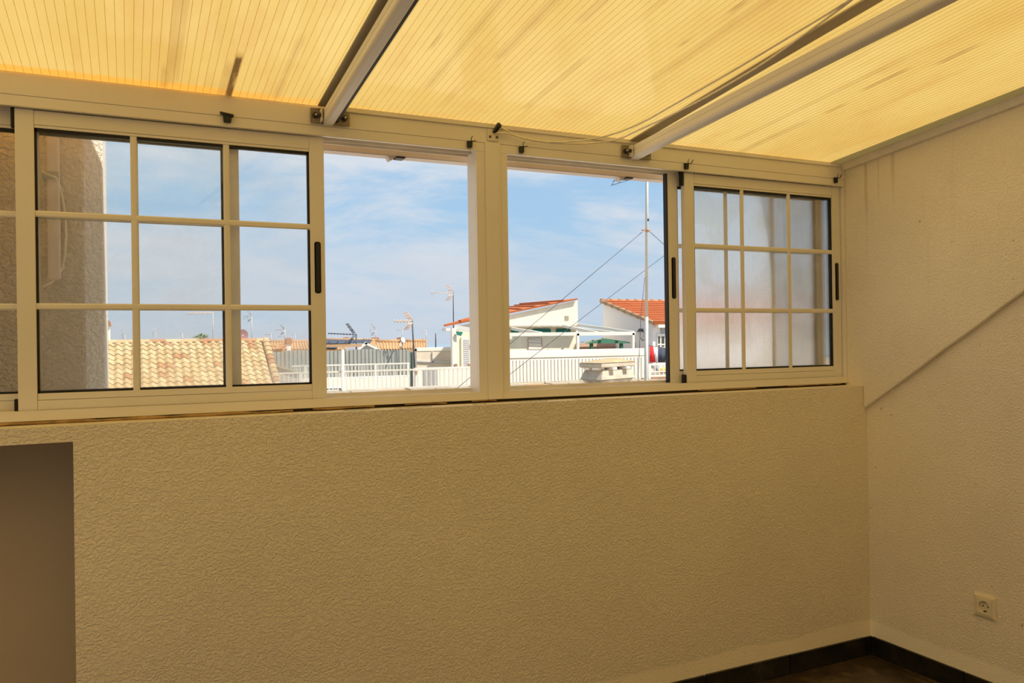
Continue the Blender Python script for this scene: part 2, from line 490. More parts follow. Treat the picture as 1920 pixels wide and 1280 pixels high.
pts += [(XP, yy - .10, ceil_z(yy - .10)), (XP, 2.535, ceil_z(2.535))]
B().prism(pts, (XR - XP + .004, 0, 0)).build('upper_plaster', 'wall_r', wr, bevel=.003)

wl = struct('wall_left', (XL, 0, 0)); B().box((XL - .2, YB - .2, 0), (XL, -1.3, 2.55)).box((XL - .2, 1.5, 0), (XL, 2.6, 2.55)).box((XL - .2, -1.3, 2.12), (XL, 1.5, 2.55)).build('wall_body', 'wall', wl)  # opening added out of view so daylight brightens the side wall
d1 = struct('added_door_1', (XL, .1, 0), 'frame of an added, unseen doorway in the left wall')
B().box((XL - .12, -1.3, 0), (XL - .04, -1.25, 2.12)).box((XL - .12, 1.45, 0), (XL - .04, 1.5, 2.12)).box((XL - .12, -1.25, 2.07), (XL - .04, 1.45, 2.12)).build('added_door_frame', 'alu', d1)
wb = struct('wall_back', (0, YB, 0)); B().box((XL - .2, YB - .2, 0), (XR + .2, YB, 2.50)).build('wall_body', 'wall', wb)

# skirting tiles
bf = struct('baseboard_front', (0, YF, 0), 'dark tile skirting along the parapet')
xs = [2.749, 2.709]
while xs[-1] > NX + .41: xs.append(xs[-1] - TS if len(xs) > 2 else 2.298 + 0 * xs[-1])
xs.append(NX)
for a, b in zip(xs[1:], xs[:-1]):
    B().box((a + .0018, YF - .011, .0), (b - .0018, YF + .002, .073 + random.uniform(-.0012, .0012))).build('baseboard_tile', 'skirt', bf, bevel=.0015)
B().box((NX, YF - .003, .0), (XR, YF + .001, .0715)).build('grout_line', 'grout', bf)
br = struct('baseboard_right', (XR, 0, 0), 'dark tile skirting along the side wall')
y = YF - .013
while y > YB:
    B().box((XR - .011, y - TS + .0018, 0), (XR + .002, y - .0018, .074 + random.uniform(-.0012, .0012))).build('baseboard_tile', 'skirt', br, bevel=.0015)
    y -= TS
B().box((XR - .003, YB, 0), (XR + .001, YF - .012, .0715)).build('grout_line', 'grout', br)

# ceiling: three polycarbonate sheets with their inner webs
ce = struct('ceiling', (0, 0, 2.03), 'sloping roof of yellowed ribbed polycarbonate sheets')
YE, YT = 2.763, YB - .05
for (x0, x1) in ((XL - .05, .563), (.563, 1.667), (1.667, XR + .06)):
    if x1 > 2.7: x1 = XP + .018
    s = B().poly([(x0, YT, ceil_z(YT)), (x1, YT, ceil_z(YT)), (x1, YE, ceil_z(YE)), (x0, YE, ceil_z(YE))], [(0, 3, 2, 1)]).build('polycarbonate_sheet', 'poly', ce)
    h = .016
    B().poly([(x0, YT, ceil_z(YT) + h), (x1, YT, ceil_z(YT) + h), (x1, YE, ceil_z(YE) + h), (x0, YE, ceil_z(YE) + h)], [(0, 1, 2, 3)]).build('upper_skin', 'poly_top', s, label='weathered outer skin')
    w = B(); k = math.ceil(x0 / RIB)
    while k * RIB < x1:
        xx = k * RIB; g = .0008
        w.poly([(xx - g, yq, ceil_z(yq) - .0002) for yq in (YT, YE)] + [(xx, yq, ceil_z(yq) - .0011) for yq in (YT, YE)] + [(xx + g, yq, ceil_z(yq) - .0002) for yq in (YT, YE)], [(0, 1, 3, 2), (2, 3, 5, 4)])
        k += 1
    w.build('web', 'web', s, kind='stuff')
# trim angle where the roof meets the side wall
tr1 = struct('trim_1', (XP, 0, 2.03), 'narrow cream angle profile under the roof along the side wall')
prof = [(XP + .002, 2.448, 2.000), (XP - .016, 2.448, 2.003), (XP - .022, 2.448, 2.018), (XP - .026, 2.448, 2.0305), (XP + .002, 2.448, 2.0305)]
dy = 2.448 - YB
B().prism(prof, (0, -dy, dy * SL)).build('angle_profile', 'alu_dirty', tr1)

# ------------------------------------------------------------------ window wall
FY = 2.450
tb = struct('trim_2', (0, FY, 1.99), 'cream aluminium head beam above the windows')
B().box((XL, FY, 1.966), (XP, 2.535, 2.021)).build('head_beam', 'alu', tb, bevel=.001)
B().box((.612, FY - .006, 2.0155), (2.692, FY + .03, 2.0300)).build('eave_strip', 'alu', tb, bevel=.0008)
B().box((XL, FY + .012, 2.015), (.612, FY + .03, 2.0300)).build('eave_strip', 'alu_dirty', tb)
tp_ = struct('trim_3', (1.1, FY, 1.1), 'broad cream post between the two windows')
B().box((1.0765, FY - .004, 1.1125), (1.1305, 2.535, 1.966)).build('post_core', 'alu', tp_, bevel=.001)
B().box((1.122, FY - .0055, 1.1135), (1.1275, FY - .002, 1.962)).build('post_bead', 'alu', tp_)

Z0, Z1 = 1.138, 1.936
G0, G1 = 1.183, 1.889
MZ = (1.4145, 1.661)


def frame(name, loc, x0, x1, lj, rj, lbl):
    w = struct(name, loc, lbl)
    # head with two running tracks
    B().box((x0, FY + .001, 1.9365), (x1, FY + .016, 1.9655)).build('frame_head', 'alu', w, bevel=.0008)
    B().box((x0, FY + .016, 1.952), (x1, 2.532, 1.9655)).box((x0, FY + .0445, 1.934), (x1, FY + .0475, 1.953)).box((x0, FY + .077, 1.932), (x1, 2.532, 1.953)).build('head_track', 'alu_dirty', w)
    B().box((x0, FY + .001, 1.1120), (x1, FY + .013, Z0 + .001)).build('frame_sill', 'alu', w, bevel=.0008)
    B().box((x0, FY + .013, 1.1120), (x1, 2.532, 1.126)).box((x0, FY + .0445, 1.125), (x1, FY + .0475, 1.141)).box((x0, FY + .076, 1.125), (x1, 2.532, 1.149)).build('sill_track', 'alu_dirty', w)
    for (a, b) in (lj, rj):
        B().box((a, FY + .0015, 1.139), (b, FY + .014, 1.937)).box((a, FY + .014, 1.126), (b, 2.531, 1.952)).build('jamb', 'alu', w, bevel=.0008)
    return w


def sash(win, x0, x1, y0, gl, handle=None, handles=(), lab=None):
    """one sliding sash: stiles, rails, muntins, nine panes, black gasket"""
    y1 = y0 + .024; s = bpy.data.objects.new('sash', None); COL.objects.link(s); s.parent = win; s.location = Vector((x0, y0, Z0)) - wloc(win)
    if lab: s['label'] = lab
    sw = .044
    for a in (x0, x1 - sw):
        B().box((a, y0, Z0), (a + sw, y1, Z1)).build('stile', 'alu', s, bevel=.0012)
    a, b = x0 + sw + .0004, x1 - sw - .0004
    B().box((a, y0 + .001, G1 + .008), (b, y1, Z1 - .001)).box((a, y0 + .0025, G1), (b, y1, G1 + .0075)).build('rail', 'alu', s, bevel=.0008)
    B().box((a, y0 + .001, Z0 + .001), (b, y1, 1.1645)).box((a, y0 + .0035, 1.1655), (b, y1 - .002, G0)).build('rail', 'alu', s, bevel=.0008)
    gx0, gx1 = x0 + sw, x1 - sw
    e = .0055; ya, yb = y0 + .006, y1 - .004
    g = B().box((gx0, ya, G0), (gx0 + e, yb, G1)).box((gx1 - e, ya, G0), (gx1, yb, G1)).box((gx0, ya, G0), (gx1, yb, G0 + e)).box((gx0, ya, G1 - e * 1.6), (gx1, yb, G1))
    g.build('gasket', 'gasket', s)
    wd = (gx1 - gx0) / 3; mx = (gx0 + wd - .002, gx0 + 2 * wd + .002); hw = .0085
    ym0, ym1 = y0 + .004, y0 + .009
    mm = lambda p: B().prism(p, (0, 0, 0))
    for xx in mx:
        B().prism([(xx - hw, ym1, G0), (xx - hw, y0 + .0055, G0), (xx - hw * .55, ym0, G0), (xx + hw * .55, ym0, G0), (xx + hw, y0 + .0055, G0), (xx + hw, ym1, G0)], (0, 0, G1 - G0)).build('muntin', 'alu', s)
    for zz in MZ:
        B().prism([(gx0, ym1, zz - hw), (gx0, y0 + .0055, zz - hw), (gx0, ym0 - .0004, zz - hw * .55), (gx0, ym0 - .0004, zz + hw * .55), (gx0, y0 + .0055, zz + hw), (gx0, ym1, zz + hw)], (gx1 - gx0, 0, 0)).build('muntin', 'alu', s)
    yg = y0 + .0095
    xe = (gx0,) + mx + (gx1,); ze = (G0,) + MZ + (G1,)
    for i in range(3):
        for j in range(3):
            B().box((xe[i] + .0003, yg, ze[j] + .0003), (xe[i + 1] - .0003, yg + .005, ze[j + 1] - .0003)).build('pane', gl, s)
    for side in handles:
        hx = x0 + sw * .50 if side == 'l' else x1 - sw * .52
        hb = B().box((hx - .0095, y0 - .004, 1.459), (hx + .0095, y0 + .002, 1.616)).build('handle', 'black', s, bevel=.003, label='long black recessed pull')
    return s


w1 = frame('window_1', (.27, FY, 1.1), -.545, 1.0765, (-.545, -.505), (1.046, 1.0765), 'left sliding window, its inner sash slid left and half open')
w2 = frame('window_2', (1.92, FY, 1.1), 1.1305, 2.7275, (1.1305, 1.159), (2.7195, 2.7275), 'right sliding window, both sashes slid to the right')
YS1, YS2 = 2.468, 2.499
sash(w1, -.264, .546, YS1, 'glass', handles=('r',), lab='inner sash with gridded panes')
sash(w1, -.500, .301, YS2, 'glass2', lab='outer sash behind the inner one')
sash(w2, 1.908, 2.7155, YS1, 'glass2', handles=('r',), lab='inner sash beside the side wall')
sash(w2, 1.853, 2.660, YS2, 'glass_h', handles=('l',), lab='outer sash with heavily dusted glass')
# black brush seals in the tracks beside the sashes
for win, xx in ((w1, -.267), (w2, 1.904)):
    for (za, zb) in ((1.886, 1.951), (1.127, 1.170)):
        B().box((xx - .006, YS1 + .002, za), (xx + .0015, YS1 + .022, zb)).build('seal_block', 'gasket', win, bevel=.001, label='black seal block')
B().box((1.8475, YS2 + .002, Z0 + .002), (1.8525, YS2 + .022, Z1 - .002)).build('edge_seal', 'gasket', w2, label='black brush seal on the sash edge')
# foam bead and mortar in the joint under the frame
B().box((-.545, FY + .012, TOP - .001), (2.7275, FY + .03, 1.1135)).build('joint_shade', 'jointshade', wf, label='dark strip standing in for the shade in the joint under the window frames')  # dark strip: shade of the joint put into its colour
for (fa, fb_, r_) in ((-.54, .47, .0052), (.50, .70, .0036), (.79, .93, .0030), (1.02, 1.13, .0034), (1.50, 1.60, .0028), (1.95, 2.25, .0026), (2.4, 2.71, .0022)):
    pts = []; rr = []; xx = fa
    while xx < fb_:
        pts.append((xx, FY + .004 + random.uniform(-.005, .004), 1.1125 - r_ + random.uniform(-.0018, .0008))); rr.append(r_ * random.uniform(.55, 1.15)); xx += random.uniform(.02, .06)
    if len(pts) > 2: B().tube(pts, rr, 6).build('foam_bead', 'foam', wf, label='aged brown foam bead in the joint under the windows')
for (a, b) in ((.58, .66), (.74, .86), (1.00, 1.05), (1.16, 1.27), (1.38, 1.43)):
    n = int((b - a) / .008); ps = [(a + (b - a) * i / n, YF + .030 + random.uniform(-.006, .006), TOP + .0005) for i in range(n + 1)]
    B().tube(ps, [random.uniform(.0008, .0034) for _ in ps], 6).build('mortar_patch', 'mortar', wf)
B().box((-.54, WB - .045, TOP), (2.72, WB + .06, TOP + .004)).build('outer_sill', 'ledge', wf)

# eave fascia outside the head, with two clips under it
ev = struct('trim_4', (1.1, 2.62, 1.95), 'pinkish eave fascia outside the windows')
B().box((-.6, 2.585, 1.9265), (2.74, 2.635, 2.008)).build('fascia_board', 'fascia', ev, bevel=.003)
for (px, py, lbl) in ((738, 285, 'white and black clip under the eave above the left window opening'), (1168, 327, 'pinkish and black clip under the eave above the right window opening')):
    c = at(px, py, 2.60); c.z = 1.9265
    g = thing('eave_clip', lbl, 'clip', c, 'clips under the eave')
    B().prism([(c.x - .022, 2.592, c.z), (c.x + .004, 2.592, c.z), (c.x - .006, 2.592, c.z - .010), (c.x - .014, 2.592, c.z - .014), (c.x - .018, 2.592, c.z - .011)], (0, .03, 0)).build('wedge', 'fascia', g, bevel=.001)
    B().box((c.x + .004, 2.582, c.z - .005), (c.x + .036, 2.622, c.z + .0005)).build('clip_body', 'black', g, bevel=.0015)

# ------------------------------------------------------------------ roof rafters
def rafter(lbl, xa, xb, sxa, sxb, zb, slope, h, sl_drift=0):
    y0, y1 = 2.452, YB
    g = thing('roof_rafter', lbl, 'rafter', ((xa + xb) / 2, y0, zb), 'rafters under the polycarbonate roof')
    r = .013; prof = []
    w = xb - xa
    # tube with rounded lower edges and a shallow groove in its side
    out = [(xa, zb + h), (xa, zb + h * .62), (xa + .0015, zb + h * .60), (xa + .0015, zb + h * .56), (xa, zb + h * .54), (xa, zb + r)]
    for k in range(1, 6): a = math.pi / 2 * k / 6; out.append((xa + r - r * math.cos(a), zb + r - r * math.sin(a)))
    out.append((xa + r, zb)); out.append((xb - r, zb))
    for k in range(1, 6): a = math.pi / 2 * k / 6; out.append((xb - r + r * math.sin(a), zb + r - r * math.cos(a)))
    out += [(xb, zb + r), (xb, zb + h)]
    B().prism([(p[0], y0, p[1]) for p in out], (0, y1 - y0, (y0 - y1) * slope)).build('tube', 'alu', g)
    dz = lambda yy: ceil_z(yy)
    s = B().hexa([(sxa, y0 - .004, dz(y0) - .007), (sxb, y0 - .004, dz(y0) - .007), (sxb + sl_drift, y1, dz(y1) - .007), (sxa + sl_drift, y1, dz(y1) - .007),
                  (sxa, y0 - .004, dz(y0) - .001), (sxb, y0 - .004, dz(y0) - .001), (sxb + sl_drift, y1, dz(y1) - .001), (sxa + sl_drift, y1, dz(y1) - .001)])
    s.build('glazing_bar', 'strip', g, bevel=.0008, label='flat bronze glazing bar against the sheets')
    B().hexa([(xb - .001, y0, zb + .010), (xb + .009, y0, zb + .010), (xb + .009, y1, zb + .010 + (y0 - y1) * slope), (xb - .001, y1, zb + .010 + (y0 - y1) * slope),
              (xb - .001, y0, zb + h), (xb + .009, y0, zb + h), (xb + .009, y1, zb + h + (y0 - y1) * slope), (xb - .001, y1, zb + h + (y0 - y1) * slope)]).build('rubber_seal', 'gasket', g)
    # fixing bracket with side ears
    bx0, bx1 = xa - .036, xb + .046
    pl = B().box((bx0, FY - .0095, zb + .004), (bx1, FY - .0058, zb + .049)).build('bracket', 'steel', g, bevel=.001)
    B().box((xa - .008, FY - .034, zb + .006), (xa - .0045, FY - .009, zb + .046)).build('ear', 'whiteplate', pl, bevel=.001)
    for bx in (bx0 + .014, bx1 - .016):
        yb_ = FY - .0095
        B().tube([(bx, yb_, zb + .027), (bx, yb_ - .004, zb + .027)], .0095, 14).tube([(bx, yb_ - .004, zb + .027), (bx, yb_ - .010, zb + .027)], .0065, 6).build('bolt', 'bolt', pl)
        B().tube([(bx, yb_ - .010, zb + .027), (bx, yb_ - .014, zb + .027)], .0028, 8).build('bolt_tip', 'bolt_tip', pl)
    B().tube([(xa - .008, FY - .024, zb + .026), (xa - .013, FY - .024, zb + .026)], .0065, 10).build('side_bolt', 'bolt', pl)
    return g

rafter('cream aluminium rafter left of the middle, fixed above the closed gridded sash', .538, .575, .525, .606, 1.9665, .100, .040)
rafter('cream aluminium rafter on the right, with a white cord running along it', 1.648, 1.692, 1.648, 1.694, 1.958, .073, .044, -.03)

# ------------------------------------------------------------------ small fittings
for (px, py, w, lbl, kind) in ((426, 223, .024, 'black blind clip at the far left of the window head, above the gridded sash', 0),
                         (880, 271, .018, 'black blind clip with a wire tie just left of the broad post', 1), (977, 281, .018, 'black blind clip with a wire tie just right of the broad post', 1),
                         (1286, 312, .018, 'black blind clip with a curled wire above the left edge of the right inner sash', 2), (1566, 338, .016, 'black blind clip with a bent wire in the corner by the side wall', 2)):
    c = at(px, py, FY - .002); c.y = FY - .0
    g = thing('blind_clip', lbl, 'clip', c, 'black clips along the window head')
    hh = .022
    B().prism([(c.x - w * .42, c.y - .011, c.z - hh / 2), (c.x + w * .40, c.y - .011, c.z - hh / 2), (c.x + w * .5, c.y - .011, c.z + hh / 2), (c.x - w * .5, c.y - .011, c.z + hh / 2)], (0, .0115, 0)).build('clip_body', 'black', g, bevel=.0012)
    if kind == 0:
        B().hexa([(c.x - w * .75, c.y - .014, c.z + .011), (c.x + w * .7, c.y - .014, c.z + .007), (c.x + w * .7, c.y, c.z + .007), (c.x - w * .75, c.y, c.z + .011),
                  (c.x - w * .85, c.y - .014, c.z + .017), (c.x + w * .7, c.y - .014, c.z + .012), (c.x + w * .7, c.y, c.z + .012), (c.x - w * .85, c.y, c.z + .017)]).build('clip_lip', 'black', g)
    else:
        q = [(c.x, c.y - .011, c.z + .009), (c.x + .012, c.y - .014, c.z + .010), (c.x + .020, c.y - .012, c.z + .012)]
        if kind == 2: q += [(c.x + .022, c.y - .012, c.z + .020), (c.x + .030, c.y - .010, c.z + .026)]
        B().tube(q, .0016, 6).build('wire_tie', 'bolt', g)
        q = [(c.x + .004, c.y - .010, c.z + .010), (c.x + .003, c.y - .012, c.z + .020), (c.x + .008, c.y - .013, c.z + .026)]
        B().tube(q, .0014, 6).build('wire_tie', 'bolt', g)

c = at(924, 254, FY); c.y = FY - .0005
g = thing('cord_hook', 'small screwed plate with a black hook above the broad post', 'hook', c)
pl = B().box((c.x - .022, c.y - .004, c.z - .020), (c.x + .021, c.y, c.z + .021)).build('hook_plate', 'whiteplate', g, bevel=.0015)
for sx in (-.012, .013):
    B().tube([(c.x + sx, c.y - .004, c.z - .006), (c.x + sx, c.y - .0055, c.z - .006)], .0045, 10).build('screw', 'bolt', pl)
B().tube([(c.x + .003, c.y - .003, c.z + .012), (c.x + .004, c.y - .014, c.z + .014), (c.x + .012, c.y - .018, c.z + .028), (c.x + .016, c.y - .016, c.z + .032)], [.006, .007, .009, .010], 10).build('hook', 'black', g)

g = thing('white_string', 'thin white cord sagging from the hook and running up along the right rafter', 'cord', at(935, 250, 2.44))
sts = [[(937, 237, 2.432), (968, 256, 2.432), (1010, 266, 2.432), (1060, 270, 2.430), (1110, 269, 2.428), (1160, 262, 2.40)],
       [(932, 249, 2.432), (955, 250, 2.432), (985, 261, 2.432), (1040, 268, 2.430), (1100, 263, 2.41), (1150, 252, 2.37)]]
up = [[(1205, 240, .035), (1250, 220, .035), (1310, 190, .035), (1370, 156, .035), (1430, 120, .035), (1490, 78, .030), (1545, 38, .020), (1592, 4, .012), (1640, -36, .010)],
      [(1205, 230, .018), (1260, 198, .014), (1330, 158, .012), (1400, 117, .011), (1470, 75, .011), (1540, 33, .011), (1585, 5, .011), (1640, -30, .011)]]
for a, b in zip(sts, up):
    ps = [at(*p) for p in a] + [onceil(*p) for p in b]
    # smooth once
    q = [ps[0]]
    for u, v in zip(ps[:-1], ps[1:]): q += [u.lerp(v, .25), u.lerp(v, .75)]
    q.append(ps[-1])
    B().tube(q, .0030, 6).build('cord_strand', 'cord', g)

# wall socket
sc_ = Vector((XR, 1.873, .336)); g = thing('wall_socket', 'square ivory power socket low on the side wall', 'socket', sc_)
hs = .041
def sqring(x, half, n=32):
    o = []
    for k in range(n):
        a = 2 * math.pi * k / n; ca, sa = math.cos(a), math.sin(a); m_ = half / max(abs(ca), abs(sa))
        o.append((x, sc_.y + ca * m_, sc_.z + sa * m_))
    return o
def ciring(x, r, n=32): return [(x, sc_.y + r * math.cos(2 * math.pi * k / n), sc_.z + r * math.sin(2 * math.pi * k / n)) for k in range(n)]
def rings(rs):
    b = B(); n = 32; pts = [p for r_ in rs for p in r_]
    b.poly(pts, [(i * n + k, i * n + (k + 1) % n, (i + 1) * n + (k + 1) % n, (i + 1) * n + k) for i in range(len(rs) - 1) for k in range(n)]); return b
rings([sqring(XR, hs), sqring(XR - .006, hs), sqring(XR - .0105, hs - .007), sqring(XR - .0115, hs - .0125), sqring(XR - .010, hs - .0135)]).build('cover_plate', 'socket', g)
ins = rings([sqring(XR - .010, hs - .0135), sqring(XR - .0135, hs - .015), ciring(XR - .0135, .0215), ciring(XR - .0125, .0195), ciring(XR - .0015, .0185), ciring(XR - .0015, .0003)]).build('socket_well', 'socket', g)
for dy_ in (-.0095, .0095):
    B().tube([(XR - .0022, sc_.y + dy_, sc_.z), (XR - .001, sc_.y + dy_, sc_.z)], .0026, 10).build('pin_hole', 'dark', ins)
for s_ in (-1, 1):
    B().box((XR - .009, sc_.y - .004, sc_.z + s_ * .0168 - .0018), (XR - .0012, sc_.y + .004, sc_.z + s_ * .0168 + .0018)).build('earth_clip', 'bolt', ins)

# ------------------------------------------------------------------ outdoors: setting
B().box((-60, -60, -3.3), (140, 160, -3.0)).build('ground', 'ground', None, kind='structure', label='dusty ground between the houses', origin=(0, 40, -3))
B().box((-2500, 160, -3.6), (4500, 6000, -3.25)).build('sea', 'water', None, kind='structure', label='hazy sea on the horizon', origin=(0, 1000, -3.3))

# rendered pier outside the left window, with a short pipe and a cable
PY = 2.765
g = thing('rendered_pier', 'rough rendered pier outside the left window, at the edge of the view', 'pier', (-.6, PY, -3))
qa = at(159, 500, PY).x; qb = at(195, 500, PY + .055).x
pr = [(-1.6, PY), (qa - .008, PY), (qa, PY + .002), (qa + .006, PY + .008), (qb - .004, PY + .050), (qb, PY + .058), (qb, PY + .5), (-1.6, PY + .5)]
B().prism([(p[0], p[1], -3) for p in pr], (0, 0, 6.2)).build('shaft', 'pier', g)
g = thing('drain_pipe', 'short brownish pipe hanging on the rough pier outside', 'pipe', at(94, 530, PY - .03))
pa = at(98, 205, PY - .028); pb = at(96, 525, PY - .028)
B().box((pa.x - .016, PY - .046, pb.z), (pa.x + .016, PY - .008, pa.z + .15)).build('pipe', 'fascia', g, bevel=.004)
ck = at(95, 330, PY - .03)
B().box((ck.x - .022, PY - .05, ck.z - .012), (ck.x + .022, PY, ck.z + .012)).build('pipe_clamp', 'mortar', g, bevel=.003)
g = thing('loose_cable', 'pale thin cable looping down the rough pier beside the pipe', 'cable', at(105, 330, PY - .02))
ps = [at(px, py, PY - (.058 if px < 106 else .010)) for px, py in ((78, 320), (90, 328), (104, 332), (112, 350), (118, 375), (122, 402), (124, 440), (122, 480), (116, 505), (106, 522), (92, 532), (78, 538))]
B().tube(ps, .0035, 6).build('cable', 'cord', g)

# ------------------------------------------------------------------ sand-tiled roof house on the left
ra, rb_ = at(502, 637.5, 24.), None
RX1 = ra.x; RZ = ra.z; RX0 = -1.9
eY = 21.45; eZ = RZ - 1.53
g = thing('tiled_house', 'house with a sand coloured barrel tile roof seen through the left sash', 'house', (1, 24, -3))
B().prism([(RX0, eY + .1, -3), (RX0, 25.2, -3), (RX0, 25.2, RZ - .9), (RX0, 24, RZ - .10), (RX0, eY + .1, eZ - .06)], (RX1 - RX0 - .15, 0, 0)).build('house_wall', 'whitewall', g)
dirv = Vector((0, eY - 24, eZ - RZ)); L = dirv.length; dv = dirv.normalized(); nv = Vector((1, 0, 0)).cross(dv); nv = nv if nv.z > 0 else -nv
rf = B().hexa([(RX0, 24, RZ - .12), (RX1, 24, RZ - .12), (RX1, eY, eZ - .12), (RX0, eY, eZ - .12), (RX0, 24, RZ - .03), (RX1, 24, RZ - .03), (RX1, eY, eZ - .03), (RX0, eY, eZ - .03)]).build('roof_slope', 'ochre', g)
pit = .198; nrow = 13; ex = L / nrow
def barrel(r0, r1, ln, n=6):
    b = B(); up_ = Vector((0, 0, 1)); P0 = Vector()
    ring = []
    for (tt, r_) in ((0, r0), (1, r1)):
        for k in range(n + 1):
            a = math.pi * k / n
            ring.append(nv * (.013 * tt) + dv * (ln * tt) + Vector((1, 0, 0)) * (-r_ * math.cos(a)) + nv * (r_ * .75 * math.sin(a)))
    low = [p - nv * .018 for p in ring]
    m_ = n + 1
    f = [(k, k + 1, m_ + k + 1, m_ + k) for k in range(n)] + [(m_ + k, m_ + k + 1, 3 * m_ + k + 1, 3 * m_ + k) for k in range(n)]
    b.poly(ring + low, f); return b
def wave(ln, n=10):
    b = B(); ring = []
    for (tt, lift) in ((0, -.004), (1, .022)):
        for k in range(n + 1):
            u = k / n; ring.append(nv * (lift + .030 * math.cos(2 * math.pi * (u - .42))) + dv * (ln * tt) + Vector(((u - .5) * pit * 1.04, 0, 0)))
    low = [p - nv * .016 for p in ring]; m_ = n + 1
    b.poly(ring + low, [(k, k + 1, m_ + k + 1, m_ + k) for k in range(n)] + [(m_ + k, m_ + k + 1, 3 * m_ + k + 1, 3 * m_ + k) for k in range(n)]); return b
proto = {}
for mt in ('ochre', 'ochre2', 'terra'):
    o = wave(ex * 1.1).build('roof_tile', mt, rf, origin=(0, 0, 0)); proto[mt] = o
used = set(); cnt = 0
ncol = int((RX1 - .25 - (-.75)) / pit)
for i in range(ncol):
    for j in range(nrow):
        if cnt >= 283: break
        mt = random.choices(('ochre', 'ochre2', 'terra'), (5, 5, .6))[0]
        p = Vector((RX1 - .30 - i * pit + random.uniform(-.006, .006), 24, RZ)) + dv * (ex * j + .02) + nv * (.030 + random.uniform(-.003, .003))
        p = p - wloc(rf); cnt += 1
        if mt not in used: proto[mt].location = p; used.add(mt)
        else: clone(proto[mt], rf, p)
vt = barrel(.088, .105, ex * 1.12).build('verge_tile', 'terra', rf, origin=(0, 0, 0)); vo = barrel(.088, .105, ex * 1.12).build('verge_tile', 'ochre', rf, origin=(0, 0, 0))
fu = [False, False]
for j in range(nrow):
    p = Vector((RX1 - .07, 24, RZ + .03)) + dv * (ex * j) - wloc(rf); k = 0 if (j in (4, 5, 9)) else 1
    src = (vt, vo)[k]
    if not fu[k]: src.location = p; fu[k] = True
    else: clone(src, rf, p)
# the part of the roof behind the pier, beyond the tiles laid one by one, is a joined run of the same tiles
rest = B()
xx = RX1 - .30 - ncol * pit
while xx > RX0:
    for j in range(nrow):
        o0 = Vector((xx, 24, RZ)) + dv * (ex * j + .02) + nv * .008
        for k in range(4):
            a0, a1 = math.pi * k / 4, math.pi * (k + 1) / 4
            q = [o0 + dv * (ex * 1.1 * tt) + Vector((-r_ * math.cos(a), 0, 0)) + nv * (r_ * .75 * math.sin(a)) for (tt, r_, a) in ((0, .078, a0), (0, .078, a1), (1, .095, a1), (1, .095, a0))]
            rest.poly(q, [(0, 1, 2, 3)])
    xx -= pit
rest.build('tile_run', 'ochre', rf, kind='stuff')
xx = RX0; first = None
while xx < RX1 - .02:
    ln = min(.40, RX1 - xx)
    b = B(); n = 6
    for k in range(n):
        a0, a1 = math.pi * k / n, math.pi * (k + 1) / n
        b.poly([(xx + t_ * ln * 1.04, 24 - .12 * math.cos(a), RZ - .03 + .085 * math.sin(a) + .012 * t_ * (1 if int(xx * 7) % 2 else .3)) for t_, a in ((0, a0), (1, a0), (1, a1), (0, a1))], [(0, 1, 2, 3)])
    b.build('ridge_tile', random.choice(('ochre2', 'ochre', 'terra')), g)
    xx += .40
# ground-floor part of the roof's chimney at far left
c = at(203, 622, 25)
g = thing('roof_chimney', 'small white chimney with an orange cap peeping past the rough pier', 'chimney', (c.x, 25, RZ - .4))
z_t = at(203, 602, 25).z; z_m = at(203, 610, 25).z
B().box((c.x - .10, 24.9, RZ - .5), (c.x + .05, 25.15, z_m - .02)).build('stack', 'whitewall', g)
B().prism([(c.x - .16, 24.84, z_m - .02), (c.x + .08, 24.84, z_m - .02), (c.x + .06, 24.84, z_t - .02), (c.x - .04, 24.84, z_t + .06), (c.x - .14, 24.84, z_t - .02)], (0, .36, 0)).build('cap', 'terra', g)

# ------------------------------------------------------------------ sheds, fence and railings across the way
def zline(px, py, Y): return at(px, py, Y).z

# corrugated metal fence: panels side by side
FYY = 26.0
fx0, fx1 = at(470, 660, FYY).x, at(768, 655, FYY).x
ft, fb = zline(640, 656.5, FYY), zline(640, 722, FYY)
g = thing('sheet_fence', 'tall grey corrugated metal fence behind the white railings', 'fence', ((fx0 + fx1) / 2, FYY, fb))
npan = 5; pw = (fx1 - fx0) / npan
def corr(x0, w, yb, z0, z1, per, amp):
    b = B(); n = int(w / per); pts = []
    for i in range(n):
        for (u, v) in ((0, 0), (.12, 1), (.5, 1), (.62, 0)): pts.append((x0 + (i + u) * w / n, yb - amp * v))
    pts.append((x0 + w, yb))
    m_ = len(pts)
    b.poly([(p[0], p[1], z0) for p in pts] + [(p[0], p[1], z1) for p in pts] + [(p[0], p[1] + .01, z0) for p in pts] + [(p[0], p[1] + .01, z1) for p in pts],
           [(i, i + 1, m_ + i + 1, m_ + i) for i in range(m_ - 1)] + [(m_ + i, m_ + i + 1, 3 * m_ + i + 1, 3 * m_ + i) for i in range(m_ - 1)])
    return b
for i in range(npan):
    corr(fx0 + i * pw, pw, FYY - .012 * (i % 2), fb, ft + (.02 if i % 2 else -.015), .115, .022).build('fence_panel', 'metalsheet', g)
for i in range(0, npan + 1, 2):
    B().box((fx0 + i * pw - .03, FYY + .02, fb - 1), (fx0 + i * pw + .03, FYY + .09, ft - .05)).build('fence_post', 'metaldark', g)
a, b_ = at(767, 660, FYY + .1), at(779, 725, FYY + .1)
g = thing('dark_fence_panel', 'narrow dark green metal panel at the right end of the corrugated fence', 'panel', (a.x, a.y, -3))
corr(a.x, b_.x - a.x, FYY + .15, b_.z - .3, a.z, .1, .03).build('panel_sheet', 'metaldark', g)
B().box((a.x + .02, FYY + .16, -3), (a.x + .10, FYY + .24, a.z)).build('panel_post', 'metaldark', g)

